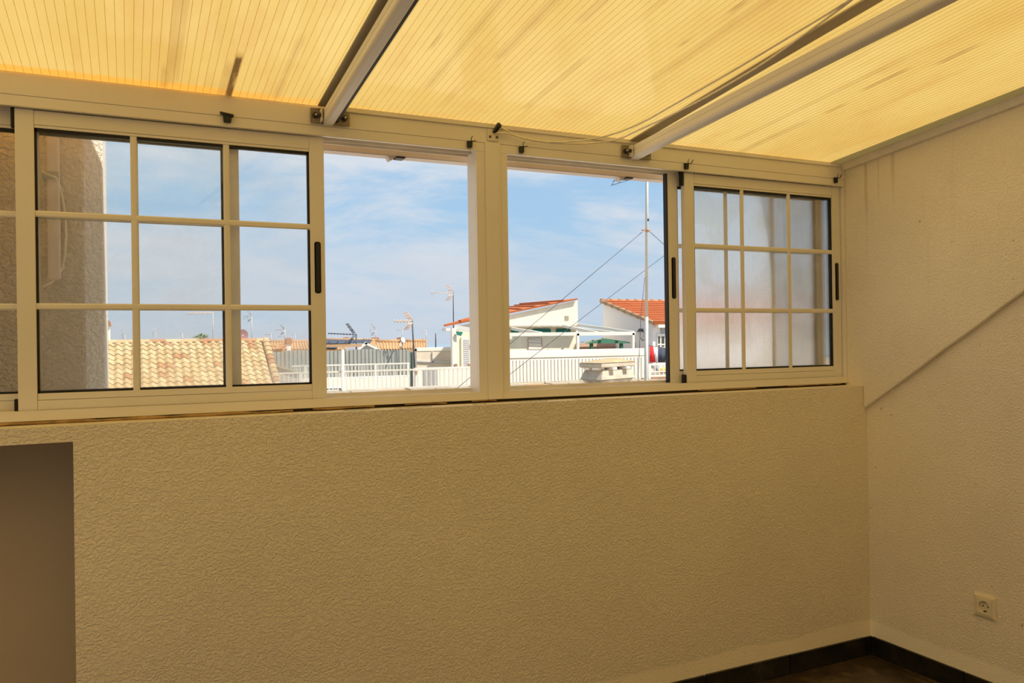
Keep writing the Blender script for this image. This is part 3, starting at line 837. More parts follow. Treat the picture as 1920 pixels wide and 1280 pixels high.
# low white wall in front of the fence
LY = 25.0
a, b_ = at(545, 708, LY), at(768, 704, LY)
g = thing('low_white_wall', 'low sunlit white wall under the inner white railing', 'wall', (b_.x, LY, -3))
low_top = at(640, 710.5, LY).z
B().box((a.x, LY, -3), (b_.x, LY + .2, low_top)).build('wall_block', 'whitewall', g)
va, vb = at(612, 727, LY), at(640, 732, LY)
v = B().box((va.x, LY - .02, vb.z), (vb.x, LY + .001, va.z)).build('vent_grille', 'shutter', g)
for k in range(5):
    xa_ = va.x + (vb.x - va.x) * (k + .12) / 5
    B().box((xa_, LY - .03, vb.z + .03), (xa_ + (vb.x - va.x) * .15, LY - .018, va.z - .03)).build('vent_slot', 'windowdark', v)


def railing(name, lbl, Y, px0, px1, rails, post_px, pxstep, rr=.012, pr=.025, grp='white railings across the street', balu=None, base=None, mt='whitepaint'):
    """rails: heights as (px, py) samples; balusters stand between the lowest and the balu-th rail"""
    zs = sorted(zline(px, py, Y) for px, py in rails)
    x0, x1 = at(px0, 690, Y).x, at(px1, 690, Y).x
    g = thing(name, lbl, 'railing', ((x0 + x1) / 2, Y, zs[0]), grp)
    for i, zz in enumerate(zs):
        h = pr if i in (0, len(zs) - 1) else rr * 1.4
        B().box((x0, Y - .02, zz - h), (x1, Y + .02, zz + h)).build('rail', mt, g)
    ztop = zs[-1] if balu is None else zs[balu]
    proto_ = B().box((-rr, -rr, 0), (rr, rr, ztop - zs[0])).build('baluster', mt, g, origin=(0, 0, 0))
    n = 0; px = px0 + pxstep * .5
    while px < px1:
        loc = Vector((at(px, 690, Y).x, Y, zs[0])) - wloc(g)
        if n == 0: proto_.location = loc
        else: clone(proto_, g, loc)
        n += 1; px += pxstep
    for p in post_px:
        xx = at(p, 690, Y).x
        z0_, z1_ = (base if base is not None else zs[0] - .02, zs[-1] + .02)
        B().box((xx - .035, Y - .03, z0_), (xx + .035, Y + .03, z1_)).build('post', mt, g)
    return g

railing('white_railing', 'inner white railing standing on the low white wall before the metal fence', LY + .1, 548, 768, [(640, 684), (640, 708.)], (572, 641, 704, 765), 6.05, .009, .022, base=low_top)
# grey shed beside the tiled roof
SY = 23.2
p = [at(514, 689, SY), at(562, 699, SY)]
g = thing('grey_shed', 'pale grey shed with a sloping top beside the sand tiled roof', 'shed', (p[0].x, SY, -3))
B().prism([(p[0].x, SY, -3), (p[1].x, SY, -3), (p[1].x, SY, p[1].z - .03), (p[0].x, SY, p[0].z + .05)], (0, 1.2, 0)).build('shed_wall', 'shed', g)
B().prism([(p[0].x - .02, SY - .06, p[0].z + .05), (p[1].x + .05, SY - .06, p[1].z - .04), (p[1].x + .05, SY - .06, p[1].z + .01), (p[0].x - .02, SY - .06, p[0].z + .10)], (0, 1.3, 0)).build('shed_roof', 'beige', g)

# near parapet strip carrying the outer railings
TY = 19.85
tzz = at(642, 734.5, TY).z
x0, x1 = at(556, 735, TY).x, at(1062, 715, TY).x
g = thing('street_parapet', 'weathered beige parapet just above the outer window sill', 'wall', ((x0 + x1) / 2, TY, -3))
B().box((x0, TY, -3), (at(1330, 710, TY).x, TY + .5, tzz - .02)).build('parapet_wall', 'beige', g)
cx = x0
while cx < at(1330, 710, TY).x - .1:
    ww = random.uniform(.55, .8)
    B().box((cx + .008, TY - .05, tzz - .06 + random.uniform(-.02, .01)), (cx + ww - .008, TY + .45, tzz + random.uniform(-.015, .012))).build('coping_stone', random.choice(('coping', 'beige', 'beige')), g, bevel=.01)
    cx += ww
railing('white_railing', 'outer white railing left of the broad post, with a wavy top rail', 20.05, 520, 893, [(642, 696.5), (642, 731)], (563, 893), 8.35, .009, .020, mt='rail_b', base=tzz + .013)
ptop = at(642, 648, 20.02)
g = thing('clothes_post', 'white post with a flat top arm in front of the corrugated fence', 'post', (ptop.x, 20.0, tzz))
B().box((ptop.x - .032, 19.97, tzz + .0125), (ptop.x + .032, 20.03, ptop.z)).build('post', 'whitepaint', g)
q0, q1 = at(600, 648, 20.0), at(677, 644, 20.0)
B().box((q0.x, 19.94, ptop.z - .03), (q1.x, 20.0, ptop.z + .04)).build('arm', 'coping', g)
# railing right of the post, fronting a white wall with a solid cap
wa, wb_ = at(915, 672, 20.6), at(1208, 655, 20.6)
zc0, zc1 = at(1080, 669.5, 20.6).z, at(1080, 655, 20.6).z
g = thing('white_terrace_wall', 'long cream white terrace wall with a solid cap right of the broad post', 'wall', (wa.x, 20.6, -3))
B().box((wa.x - .3, 20.62, -3), (wb_.x, 20.85, zc0)).build('wall_block', 'creamwall', g)
B().box((wa.x - .3, 20.48, zc0), (wb_.x, 20.9, zc1)).build('wall_cap', 'whitewall', g, bevel=.02)
railing('white_railing', 'white railing against the cream terrace wall behind the stone chimney', 20.2, 915, 1208, [(1080, 672), (1080, 712.5)], (1023.5, 1207), 6.5, .0385, .018, base=tzz + .013)
railing('white_railing', 'short white railing below the washing line, right of the mast', 20.1, 1216, 1300, [(1240, 682.5), (1240, 696), (1240, 704)], (1217, 1290), 8., .012, .024, balu=2, base=tzz + .013)
B().box((at(1216, 706, 20.1).x, 20.36, at(1240, 709.5, 20.4).z), (at(1310, 706, 20.1).x, 20.5, at(1240, 706., 20.4).z)).build('red_brown_beam', 'brick', None, label='red-brown strip under the short railing by the mast', category='beam', origin=at(1240, 708, 20.1))

# white wall piece with posts between fence and porch
UY = 28.
a, b_ = at(781, 654, UY), at(850, 652, UY)
g = thing('boundary_wall', 'beige boundary wall with a white coping between the fence and the porch', 'wall', (a.x, UY, -3))
B().box((a.x, UY, -3), (b_.x + .3, UY + .2, a.z)).build('wall_block', 'paleblock', g)
B().box((a.x, UY - .015, a.z - .10), (b_.x + .3, UY + .22, a.z + .05)).build('coping', 'whitewall', g, bevel=.02)
pz = at(810, 682, UY).z
B().box((at(810, 680, UY).x, UY - .05, pz), (at(812, 680, UY).x, UY, a.z - .1)).build('pipe', 'shutter', g)
B().bar(at(781, 676.5, UY - .03), at(850, 679.5, UY - .03), .04, .05).build('rail', 'shutter', g)
LY2 = 24.
a, b_ = at(779, 688, LY2), at(912, 688, LY2)
g = thing('pale_shutter_wall', 'pale ribbed lower wall behind the outer railing, left of the broad post', 'wall', (a.x, LY2, -3))
B().box((a.x, LY2, -3), (b_.x + 1., LY2 + .2, a.z - .03)).build('wall_block', 'whitewall', g)
corr(a.x + .25, at(820, 688, LY2).x - a.x - .25, LY2 - .01, -1, at(800, 693, LY2).z, .12, .008).build('ribbed_panel', 'shed', g)
w = at(779, 712, LY2)
B().box((w.x - .02, LY2 - .08, at(780, 700, LY2).z), (w.x + .06, LY2, at(780, 695, LY2).z)).build('iron_hinge', 'brick', g)

# ------------------------------------------------------------------ porch house (white, orange mono-pitch roof)
HY = 27.
g = thing('porch_house', 'cream house with an orange sloping roof and white porch behind the broad post', 'house', (at(960, 650, HY).x, HY, -3))
A0 = at(851, 613, HY); A1 = at(1083, 563, HY)
B().prism([(A0.x, HY, -3), (A1.x, HY, -3), (A1.x, HY, A1.z), (A0.x, HY, A0.z)], (1.95, 4.0, 0)).build('house_wall', 'creamwall', g)
e0 = at(832, 612.5, HY - .12); e1 = at(1083, 561.5, HY - .12); e2 = at(985, 569, HY + 3.4); e3 = at(890, 597, HY + 1.2)
th = Vector((0, 0, .10))
rf = B().poly([e0, e1, e2, e3, e0 + th * .8, e1 + th * .5, e2 + th * .4, e3 + th * .5], [(3, 2, 1, 0), (4, 5, 6, 7), (0, 1, 5, 4), (1, 2, 6, 5), (2, 3, 7, 6), (3, 0, 4, 7)]).build('roof', 'orange', g)
rt = B()
for k in range(1, 9):
    u = k / 9
    s0 = (e0 + th).lerp(e1 + th * .6, u); s1 = (e3 + th * .6).lerp(e2 + th * .5, u)
    rt.bar(s0, s1, .10, .06)
rt.build('tile_rows', 'orange', rf, kind='stuff')
# gutter and eave shade
c0, c1 = at(836, 617, HY - .2), at(856, 617, HY - .2)
B().box((c0.x, HY - .2, c0.z - .06), (c1.x, HY + .2, c0.z + .04)).build('gutter', 'greywall', g)
# porch pillar, door, brick bases
pa, pb = at(847.5, 615, HY - .6), at(857, 690, HY - .6)
B().box((pa.x, HY - .6, -3), (pb.x, HY - .45, pa.z)).build('pillar', 'whitewall', g)
B().bar(at(852, 613, HY - .5), at(960, 632, HY - .9), .12, .16).build('porch_beam', 'whitepaint', g)
da, db = at(867, 635, HY), at(880, 692, HY)
dr = B().box((da.x, HY - .03, -1.5), (db.x, HY + .01, da.z)).build('roller_shutter', 'shutter', g)
for k in range(14):
    zz = da.z - .02 - k * .075
    B().box((da.x + .01, HY - .042, zz - .05), (db.x - .01, HY - .028, zz)).build('slat', 'shutter', dr)
B().box((da.x - .07, HY - .05, -1.5), (da.x, HY + .01, da.z + .06)).build('door_surround', 'creamwall', g)
pa, pb = at(886, 636, HY), at(889, 645.5, HY)
B().box((pa.x, HY - .06, pb.z), (pb.x, HY + .01, pa.z)).build('wall_plate', 'greyplastic', g)
for (xa_, xb2) in ((852, 857), (877, 884)):
    pa, pb = at(xa_, 682, HY - .62), at(xb2, 690, HY - .62)
    B().box((pa.x, HY - .66, pb.z - .2), (pb.x, HY - .61, pa.z)).build('brick_base', 'brick', g)
# awning scrap hanging at the porch
pa, pb, pc, pd = at(856, 621, HY - .7), at(868, 622, HY - .7), at(865, 629.5, HY - .7), at(858, 628, HY - .7)
B().prism([pa, pb, pc, pd], (0, .06, 0)).build('awning_end', 'teal', g)
# lower front: eave shadow line built as a darker board, green awnings, window
B().box((at(900, 611, HY - .2).x, HY - .35, at(960, 613.5, HY - .2).z), (at(1088, 611, HY - .2).x, HY - .02, at(960, 610.5, HY - .2).z)).build('eave_board', 'concrete', g)
for (xa_, xb2) in ((960, 973), (1000, 1033), (1044, 1070)):
    pa, pb = at(xa_, 616.5, HY - .1), at(xb2, 624, HY - .1)
    B().box((pa.x, HY - .12, pb.z), (pb.x, HY - .01, pa.z)).build('awning', 'teal', g, bevel=.02)
wa, wb_ = at(989, 633, HY), at(1016, 656, HY)
fr = B().box((wa.x, HY - .03, wb_.z), (wb_.x, HY + .01, wa.z)).build('window', 'pinkwall', g)
B().box((wa.x + .03, HY - .04, wb_.z + .03), (wb_.x - .04, HY - .026, wa.z - .03)).build('shutter', 'whitewall', fr)
for k in range(3): B().bar((wa.x + .03, HY - .05, wa.z - .07 - k * .11), (wb_.x - .04, HY - .05, wa.z - .10 - k * .11), .02, .012).build('slat', 'beige', fr)
va, vb = at(1059, 592, HY), at(1066, 600, HY)
B().box((va.x, HY - .02, vb.z), (vb.x, HY + .01, va.z)).build('wall_vent', 'beige', g)

# pergola of white beams in front of it
PGY = 24.2
g = thing('white_pergola', 'white metal pergola frame on the terrace in front of the cream house', 'pergola', (at(1090, 655, PGY).x, PGY, at(1090, 656, PGY).z))
zf = at(1100, 625, PGY).z; xr_ = at(1188, 625, PGY).x; xl_ = at(935, 625, PGY).x
zb2 = at(1083, 609, HY - .4).z
B().box((xl_, PGY - .04, zf - .07), (xr_ + .05, PGY + .04, zf + .05)).build('front_beam', 'whitepaint', g)
for p in (1083, 1187):
    xx = at(p, 640, PGY).x; B().box((xx - .045, PGY - .04, at(p, 658, PGY).z), (xx + .045, PGY + .04, zf)).build('post', 'whitepaint', g)
for (pa, pb) in (((1056, 611), (1120, 624)), ((1083, 608.5), (1187, 623)), ((1070, 614), (1150, 624)), ((960, 616), (1015, 625))):
    B().bar(at(pa[0], pa[1], HY - .4), at(pb[0], pb[1], PGY), .09, .10).build('side_beam', 'whitepaint', g)

# green gazebo with salmon wall behind
GY = 24.9
g = thing('green_gazebo', 'dark green gazebo with a peaked canvas top right of the pergola post', 'gazebo', (at(1130, 655, GY).x, GY, at(1130, 656, GY).z))
ap = at(1136, 632.5, GY + .6); q = [at(1085, 642, GY), at(1183, 642, GY), at(1150, 641, GY + 1.5), at(1092, 641, GY + 1.5)]
B().poly([ap] + q, [(0, 1, 2), (0, 2, 3), (0, 3, 4), (0, 4, 1), (4, 3, 2, 1)]).build('canopy', 'khaki', g)
f1, f2, f3 = at(1108, 640, GY - .15), at(1164, 640, GY - .15), at(1136, 634.5, GY - .1)
B().prism([at(1098, 643.5, GY - .15), at(1183, 643.5, GY - .15), at(1180, 641, GY - .15), f3], (0, .12, 0)).build('valance', 'green', g)
for p in (1107.5, 1163.5):
    xx = at(p, 650, GY).x; B().box((xx - .05, GY - .1, at(p, 658, GY).z), (xx + .05, GY, at(p, 642, GY).z)).build('post', 'green', g)
wa, wb_ = at(1084, 643.5, GY + 1.9), at(1186, 656, GY + 1.9)
g = thing('salmon_wall', 'low salmon wall under the green gazebo', 'wall', (wa.x, GY + 1.9, -3))
B().box((wa.x, GY + 1.9, -3), (wb_.x, GY + 2.1, wa.z)).build('wall_block', 'pinkwall', g)
zz = at(1096, 649.5, GY + 1.84).z
B().box((wa.x, GY + 1.84, zz - .015), (wb_.x, GY + 1.9, zz + .015)).build('pale_band', 'beige', g)
g = thing('wall_lamp_post', 'dark post stump at the right end of the salmon wall', 'post', at(1190, 652, GY))
B().box((at(1188.5, 650, GY).x, GY, -3), (at(1191.5, 650, GY).x, GY + .08, at(1190, 642, GY).z)).build('post', 'green', g)

# ------------------------------------------------------------------ gabled house at right with bright orange roof
GXc = at(1224, 640, 24.3).x; GY0 = 24.3; GY1 = at(1131, 600, 24.3).y
d_ = ray(1131, 600); GY1 = d_.y * GXc / d_.x
zr = atX(1131.5, 567, GXc).z; ze_ = at(1226, 605.5, GY0).z
g = thing('gable_house', 'pale grey gabled house with a bright orange roof behind the mast', 'house', (GXc, GY0, -3))
B().prism([(GXc, GY0, -3), (GXc, GY1, -3), (GXc, GY1, zr), (GXc, GY0, ze_)], (8, 0, 0)).build('house_wall', 'greywall', g)
o_ = .22
slope_v = Vector((0, GY1 - GY0, zr - ze_)).normalized()
r0 = Vector((GXc - .10, GY0, ze_)) - slope_v * o_; r1 = Vector((GXc - .10, GY1, zr))
nn = Vector((1, 0, 0)).cross(slope_v); nn = nn if nn.z > 0 else -nn
rf = B().prism([r0, r1, r1 + nn * .10, r0 + nn * .10], (8.3, 0, 0)).build('roof', 'orange', g)
nrow = 11
for k in range(nrow):
    a = r0.lerp(r1, k / nrow) + nn * .10; b_ = r0.lerp(r1, (k + 1) / nrow) + nn * .10
    B().prism([a, b_, b_ + nn * .006, a + nn * .045], (8.3, 0, 0)).build('tile_course', 'orange', rf)
for k in range(8):
    a = r0.lerp(r1, (k + .05) / 8) + nn * .06; b_ = r0.lerp(r1, (k + 1.0) / 8) + nn * .06
    B().tube([a, b_], [.085, .065], 8).build('verge_tile', 'coping', rf)
for k in range(20):
    a = r1 + Vector((k * .4, 0, .06)); B().tube([a, a + Vector((.39, 0, 0))], [.10, .085], 8).build('ridge_tile', 'terra', rf)
B().box((GXc + .1, GY0 - .22, ze_ - .17), (GXc + 8, GY0 - .02, ze_ - .06)).build('eave_board', 'whitewall', g)
pa, pb = at(1238.5, 614, GY0), at(1247, 624, GY0)
B().box((pa.x, GY0 - .06, pb.z), (pb.x, GY0 + .01, pa.z)).build('wall_vent', 'greyplastic', g)
pa, pb = at(1231, 626, GY0), at(1258, 690, GY0)
dr = B().box((pa.x, GY0 - .05, -1), (pb.x, GY0 + .01, pa.z)).build('house_door', 'whitepaint', g)
for (xa_, xb2) in ((1234, 1237.5), (1240.5, 1245.5), (1248.5, 1253.5)):
    for (ya_, yb2) in ((630.5, 643.5), (647, 649.5)):
        qa, qb = at(xa_, ya_, GY0 - .05), at(xb2, yb2, GY0 - .05)
        B().box((qa.x, GY0 - .062, qb.z), (qb.x, GY0 - .048, qa.z)).build('door_pane', 'windowdark', dr)
lp = atX(1208, 628, GXc)
g2 = thing('wall_lantern', 'dark lantern on the grey gable wall beside the mast', 'lantern', lp)
B().prism([lp + Vector((-.24, -.07, .12)), lp + Vector((-.24, .07, .12)), lp + Vector((-.22, .04, -.10)), lp + Vector((-.22, -.04, -.10))], (.14, 0, 0)).build('lantern_glass', 'shutter', g2)
B().prism([lp + Vector((-.26, -.10, .12)), lp + Vector((-.26, .10, .12)), lp + Vector((-.24, 0, .24))], (.18, 0, 0)).build('lantern_cap', 'antenna_d', g2)
B().tube([lp + Vector((-.15, 0, -.10)), lp + Vector((-.10, 0, -.20)), lp + Vector((0, 0, -.18))], .015, 6).build('bracket', 'antenna_d', g2)

# washing line
QY = 20.9
LINE = [at(1214, 647, QY), at(1228, 649.5, QY), at(1245, 652, QY), at(1262, 655, QY), at(1300, 661, QY)]
def line_z(x):
    for u, v in zip(LINE[:-1], LINE[1:]):
        if x <= v.x: return u.z + (v.z - u.z) * (x - u.x) / (v.x - u.x)
    return LINE[-1].z
def cloth(name, lbl, mt, p, fold=.03, cat='laundry'):
    a, b_, c_, d4 = [at(*q, QY) for q in p]; n = 10; bb = B(); a.z = line_z(a.x) - .011; b_.z = line_z(b_.x) - .011; top = []; bot = []
    for i in range(n + 1):
        u = i / n; w_ = fold * math.sin(u * 9)
        tp0 = a.lerp(b_, u); tp0.z = line_z(tp0.x) - .009; top.append(tp0 + Vector((0, -.006, 0))); bot.append(d4.lerp(c_, u) + Vector((0, w_, 0)))
    off = Vector((0, .012, 0)); pts = top + bot + [p_ + off for p_ in top] + [p_ + off for p_ in bot]; m_ = n + 1
    f = [(i, i + 1, m_ + i + 1, m_ + i) for i in range(n)] + [(2 * m_ + i, 3 * m_ + i, 3 * m_ + i + 1, 2 * m_ + i + 1) for i in range(n)] + [(m_ + i, m_ + i + 1, 3 * m_ + i + 1, 3 * m_ + i) for i in range(n)] + [(i, 2 * m_ + i, 2 * m_ + i + 1, i + 1) for i in range(n)]
    bb.poly(pts, f, True).build(name, mt, None, origin=(a + b_) / 2, label=lbl, category=cat, group='washing on the line')
cloth('red_towel', 'red towel hanging on the line right of the mast', 'red', ((1218.5, 650), (1224.5, 653), (1229, 679.5), (1218.5, 679)))
cloth('white_shirt', 'narrow white cloth between the red towel and the navy one', 'whitecloth', ((1224.8, 650), (1233.5, 651), (1232.5, 678), (1229.3, 679)))
cloth('navy_towel', 'navy towel hanging between two white cloths', 'navy', ((1233.8, 651), (1248, 652.5), (1248, 679.5), (1234, 679.5)))
cloth('white_sheet', 'white sheet at the right end of the washing line', 'whitecloth', ((1248.3, 653), (1275, 657), (1275, 680), (1248.3, 679.5)))
a, b_ = at(1214, 647, QY), at(1300, 661, QY)
g = thing('washing_line', 'thin dark line carrying the washing right of the mast', 'line', a)
B().tube(LINE, .010, 6).build('line', 'wire', g)
a, b_ = at(1239, 686, 20.7), at(1290, 697, 20.7)
B().box((at(1214, 700, 20.7).x, 20.55, -3), (at(1330, 700, 24).x, 24.2, at(1290, 697, 20.7).z)).build('terrace_slab', 'beige', None, kind='structure', label='raised terrace floor behind the short railing', origin=(16, 22, -3))
g = thing('yellow_float', 'yellow orange inflated thing lying behind the short railing', 'float', ((a.x + b_.x) / 2, 20.7, b_.z))
B().tube([(a.x - .1, 20.7, b_.z + .05), (a.x + .08, 20.7, b_.z + .08), (a.x + .25, 20.7, b_.z + .10), (b_.x, 20.7, b_.z + .10)], [.03, .08, .10, .10], 10).build('float', 'yellow', g)
a, b_ = at(1225, 686, 20.7), at(1236, 696, 20.7)
g = thing('grey_tub', 'blue grey tub behind the short railing beside the yellow float', 'tub', ((a.x + b_.x) / 2, 20.7, b_.z))
B().tube([((a.x + b_.x) / 2, 20.72, b_.z), ((a.x + b_.x) / 2, 20.72, a.z)], [.06, .08], 10).build('tub', 'greyplastic', g)

# ------------------------------------------------------------------ concrete chimney top near the window
CYc = 6.6
cA, cB_, cC = at(1085, 684, CYc + .12), at(1127, 684, CYc - .15), at(1193, 684, CYc + .12)
pL, pF, pR = cA.xy, cB_.xy, cC.xy
pK = pL + pR - pF
ctr = (pL + pR) / 2
zz = lambda py: at(1127, py, CYc - .15).z
def quad(scale, z_): return [Vector((ctr.x + (p_.x - ctr.x) * scale, ctr.y + (p_.y - ctr.y) * scale, z_)) for p_ in (pL, pF, pR, pK)]
def frustum(b, s0, z0_, s1, z1_):
    return b.hexa(quad(s0, z0_) + quad(s1, z1_))
g = thing('stone_chimney', 'square concrete chimney with a pyramid cap just outside the right opening', 'chimney', (ctr.x, ctr.y, -3))
frustum(B(), .66, -3, .66, zz(727)).build('stack', 'concrete', g)
frustum(B(), .985, zz(713.5), .80, zz(693.5)).build('flared_collar', 'concrete', g, bevel=.006)
frustum(B(), .72, zz(724), .88, zz(714)).build('collar_base', 'concrete', g)
cap = frustum(B(), .985, zz(690), 1.0, zz(680.5)).build('cap_slab', 'concrete', g, bevel=.008)
topz = at(1152, 671, CYc).z
qd = quad(1.0, zz(680.5)); apx = [Vector((ctr.x + .02, ctr.y + .02, topz)), Vector((ctr.x + .12, ctr.y - .03, topz - .004))]
B().poly(qd + apx, [(0, 1, 4), (1, 2, 5, 4), (2, 3, 5), (3, 0, 4, 5), (3, 2, 1, 0)]).build('cap_pyramid', 'concrete_t', cap)
for (zlo, zhi, sc2) in ((zz(694), zz(689.5), .80), (zz(728), zz(722), .84)):
    for i in range(4):
        for u in (.28, .76):
            a = quad(sc2, 0)[i].lerp(quad(sc2, 0)[(i + 1) % 4], u); dd = (quad(sc2, 0)[(i + 1) % 4] - quad(sc2, 0)[i]).normalized(); nn2 = Vector((-dd.y, dd.x, 0))
            q4 = [a - dd * .035 - nn2 * .05, a + dd * .035 - nn2 * .05, a + dd * .035 + nn2 * .05, a - dd * .035 + nn2 * .05]
            B().hexa([Vector((v_.x, v_.y, zlo)) for v_ in q4] + [Vector((v_.x, v_.y, zhi)) for v_ in q4]).build('spacer', 'whitewall', g)
frustum(B(), .50, zz(727), .50, zz(690)).build('flue', 'dark', g)

# ------------------------------------------------------------------ antenna mast with guys
MY = 8.
mb = at(1211.5, 722, MY); mt_ = at(1214.5, 318, MY); mj = at(1212, 594, MY)
g = thing('antenna_mast', 'tall galvanised antenna mast with guy wires in the right opening', 'mast', Vector((mb.x, MY, -3)))
B().tube([(mb.x, MY, -3), mb, mj], .0235, 12).build('lower_pole', 'pole', g)
B().tube([mj, mt_ + Vector((0, 0, .5))], .0185, 12).build('upper_pole', 'pole', g)
k1 = at(1213.5, 412, MY); B().tube([k1 - Vector((0, 0, .016)), k1 + Vector((0, 0, .016))], .0215, 12).build('black_band', 'black', g)
k2 = at(1213.3, 432, MY); ck = B().tube([k2 - Vector((0, 0, .014)), k2 + Vector((0, 0, .014))], .0245, 12).bar(k2 - Vector((.07, .0, 0)), k2 + Vector((.04, 0, 0)), .02, .018)
ck.build('guy_clamp', 'brick', g)
B().tube([at(1211.5, 721, MY) - Vector((0, 0, .03)), at(1211.5, 717, MY)], .029, 12).build('foot_collar', 'black', g)
for p in ([at(1204, 435, MY), at(958, 643, MY + 1.2), at(840, 742, MY + 1.6)], [at(1219, 435, MY), at(1256, 468, MY + .3), at(1330, 535, MY + .8)], [at(1209, 520, MY), at(1202, 590, MY), at(1196, 720, MY)]):
    B().tube(p, .0036, 5).build('guy_wire', 'wire', g)
# grid antenna at its top, dipping below the eave
def gp(px, py): return at(px, py, MY - .1)
gr = B()
l1 = (gp(1146, 347.5), gp(1200, 331)); l2 = (gp(1149.5, 340), gp(1205, 322))
gr.tube(l1, .0035, 5).tube(l2, .0035, 5)
for u in (.02, .27, .5, .62, .85): gr.tube([l1[0].lerp(l1[1], u), l2[0].lerp(l2[1], u) + (l2[0] - l1[0]) * 1.4], .003, 5)
gr.tube([gp(1155, 333), gp(1214, 312)], .006, 6)
gr.build('grid_antenna', 'antenna_d', g, label='dark grid antenna dipping below the eave')
B().box((0, 0, 0), (0, 0, 0))
g = thing('second_mast', 'faint second mast behind the dusty right sash with a long guy wire', 'mast', Vector((at(1313, 720, 9.).x, 9., -3)))
m2 = at(1313, 720, 9.); B().tube([(m2.x, 9., -3), (m2.x, 9., at(1313, 395, 9.).z)], .016, 10).build('pole', 'pole', g)
B().tube([at(1310, 430, 9.), at(1254, 472.5, 9.), at(1080, 605, 9.3), at(930, 722, 9.5)], .0036, 5).build('guy_wire', 'wire', g)

# ------------------------------------------------------------------ far roofs
def far_roof(lbl, Y, p_ridge0, p_ridge1, p_eave0, p_eave1, mt='far_tile', wallmat='whitewall', dep=2.2, name='row_house', rows=9):
    r0_, r1_ = at(*p_ridge0, Y + dep), at(*p_ridge1, Y + dep); e0_, e1_ = at(*p_eave0, Y), at(*p_eave1, Y)
    g = thing(name, lbl, 'house', ((e0_.x + e1_.x) / 2, Y, -3))
    t_ = Vector((0, 0, -.12))
    rf = B().hexa([e0_ + t_, e1_ + t_, r1_ + t_, r0_ + t_, e0_, e1_, r1_, r0_]).build('roof', mt, g)
    ridg = B(); n = max(6, int((e1_.x - e0_.x) / .13))
    for i in range(n + 1):
        u = i / n; ridg.tube([e0_.lerp(e1_, u), r0_.lerp(r1_, u)], .045, 5, False)
    ridg.build('tile_rows', mt, rf, kind='stuff')
    ridg = B().tube([r0_, r1_], .10, 8).build('ridge_tiles', mt, rf)
    B().box((e0_.x + .1, Y + .15, -3), (e1_.x - .1, Y + dep, min(e0_.z, e1_.z) - .1)).build('house_wall', wallmat, g)
    return g

def chimney(lbl, px, pytop, pybase, Y, wpx, capmat='terra'):
    a = at(px, pytop, Y); b_ = at(px, pybase, Y); w_ = (at(px + wpx, pytop, Y).x - a.x) / 2
    g = thing('roof_chimney', lbl, 'chimney', b_, 'chimneys on the far roofs')
    hh = a.z - b_.z
    B().box((a.x - w_ * .7, Y - w_ * .7, b_.z - .3), (a.x + w_ * .7, Y + w_ * .7, b_.z + hh * .52)).build('stack', 'whitewall', g)
    B().box((a.x - w_, Y - w_, b_.z + hh * .5), (a.x + w_, Y + w_, b_.z + hh * .9)).prism([(a.x - w_ * .9, Y - w_, b_.z + hh * .9), (a.x + w_ * .9, Y - w_, b_.z + hh * .9), (a.x + w_ * .5, Y - w_, b_.z + hh), (a.x - w_ * .5, Y - w_, b_.z + hh)], (0, 2 * w_, 0)).build('cap', capmat, g)
    return g

rowh = far_roof('distant clay roof with a light chimney, above the left end of the metal fence', 36, (478, 641.5), (592, 640.5), (470, 656), (598, 655), dep=2.)
chimney('chimney with an orange cap rising from the roof above the left end of the fence', 541, 633, 657, 35.6, 11)
B().bar(at(521, 657, 35.9), at(534, 645, 36.9), .25, .14).build('hip_tiles', 'terra', rowh)
g = far_roof('distant house roof covered with dark solar panels behind the metal fence', 40, (600, 637), (706, 638), (598, 656), (700, 656), dep=2.4, name='solar_house')
for (ya_, yb2, n0, n1) in ((638.0, 645.5, 600, 704), (648, 654, 600, 642)):
    k = 0; wpx = 15.5; px = n0
    while px + wpx <= n1 + 4:
        f_ = lambda py: 40 + 2.4 * (656 - py) / 19. - .22
        q = [at(px + .6, yb2, f_(yb2)), at(px + wpx - .6, yb2, f_(yb2)), at(px + wpx + 4.4, ya_, f_(ya_)), at(px + 5.6, ya_, f_(ya_))]
        B().hexa(q + [v_ + Vector((0, -.02, .05)) for v_ in q]).build('solar_panel', 'solar', g)
        px += wpx
chimney('orange chimney top peeping above the solar panels', 649, 632, 644, 43, 11)
chimney('orange chimney top between the solar panels and the row of roofs', 703, 632, 644, 43, 12)
# small white gable
WY = 34.
a, b_, c_ = at(669, 657, WY), at(713, 657, WY), at(685, 642.5, WY)
g = thing('white_gable', 'small pale gable with white edge boards behind the metal fence', 'gable', (a.x, WY, -3))
B().prism([Vector((a.x + .1, WY, -3)), Vector((b_.x - .1, WY, -3)), Vector((b_.x - .1, WY, b_.z)), Vector((c_.x, WY, c_.z - .02)), Vector((a.x + .1, WY, a.z))], (0, 2.5, 0)).build('gable_wall', 'gable_grey', g)
B().bar(c_ + Vector((-.05, -.05, 0)), b_ + Vector((.1, -.05, -.05)), .10, .09).build('edge_board', 'whitepaint', g)
B().bar(c_ + Vector((.05, -.05, 0)), a + Vector((0, -.05, 0)), .10, .09).build('edge_board', 'whitepaint', g)
far_roof('distant clay tiled roof right of the small white gable', 37, (706, 640), (749, 640), (710, 655), (747, 655), dep=.7)
far_roof('distant clay tiled roof behind the leaning antenna', 37, (757, 639.5), (799, 639.5), (755, 654), (799, 652), dep=.7)
chimney('orange chimney on the roof beside the leaning antenna', 750, 632, 645, 38, 9)
g = thing('satellite_dish', 'small white dish by the chimney next to the leaning antenna', 'satellite dish', at(757, 640, 37.5))
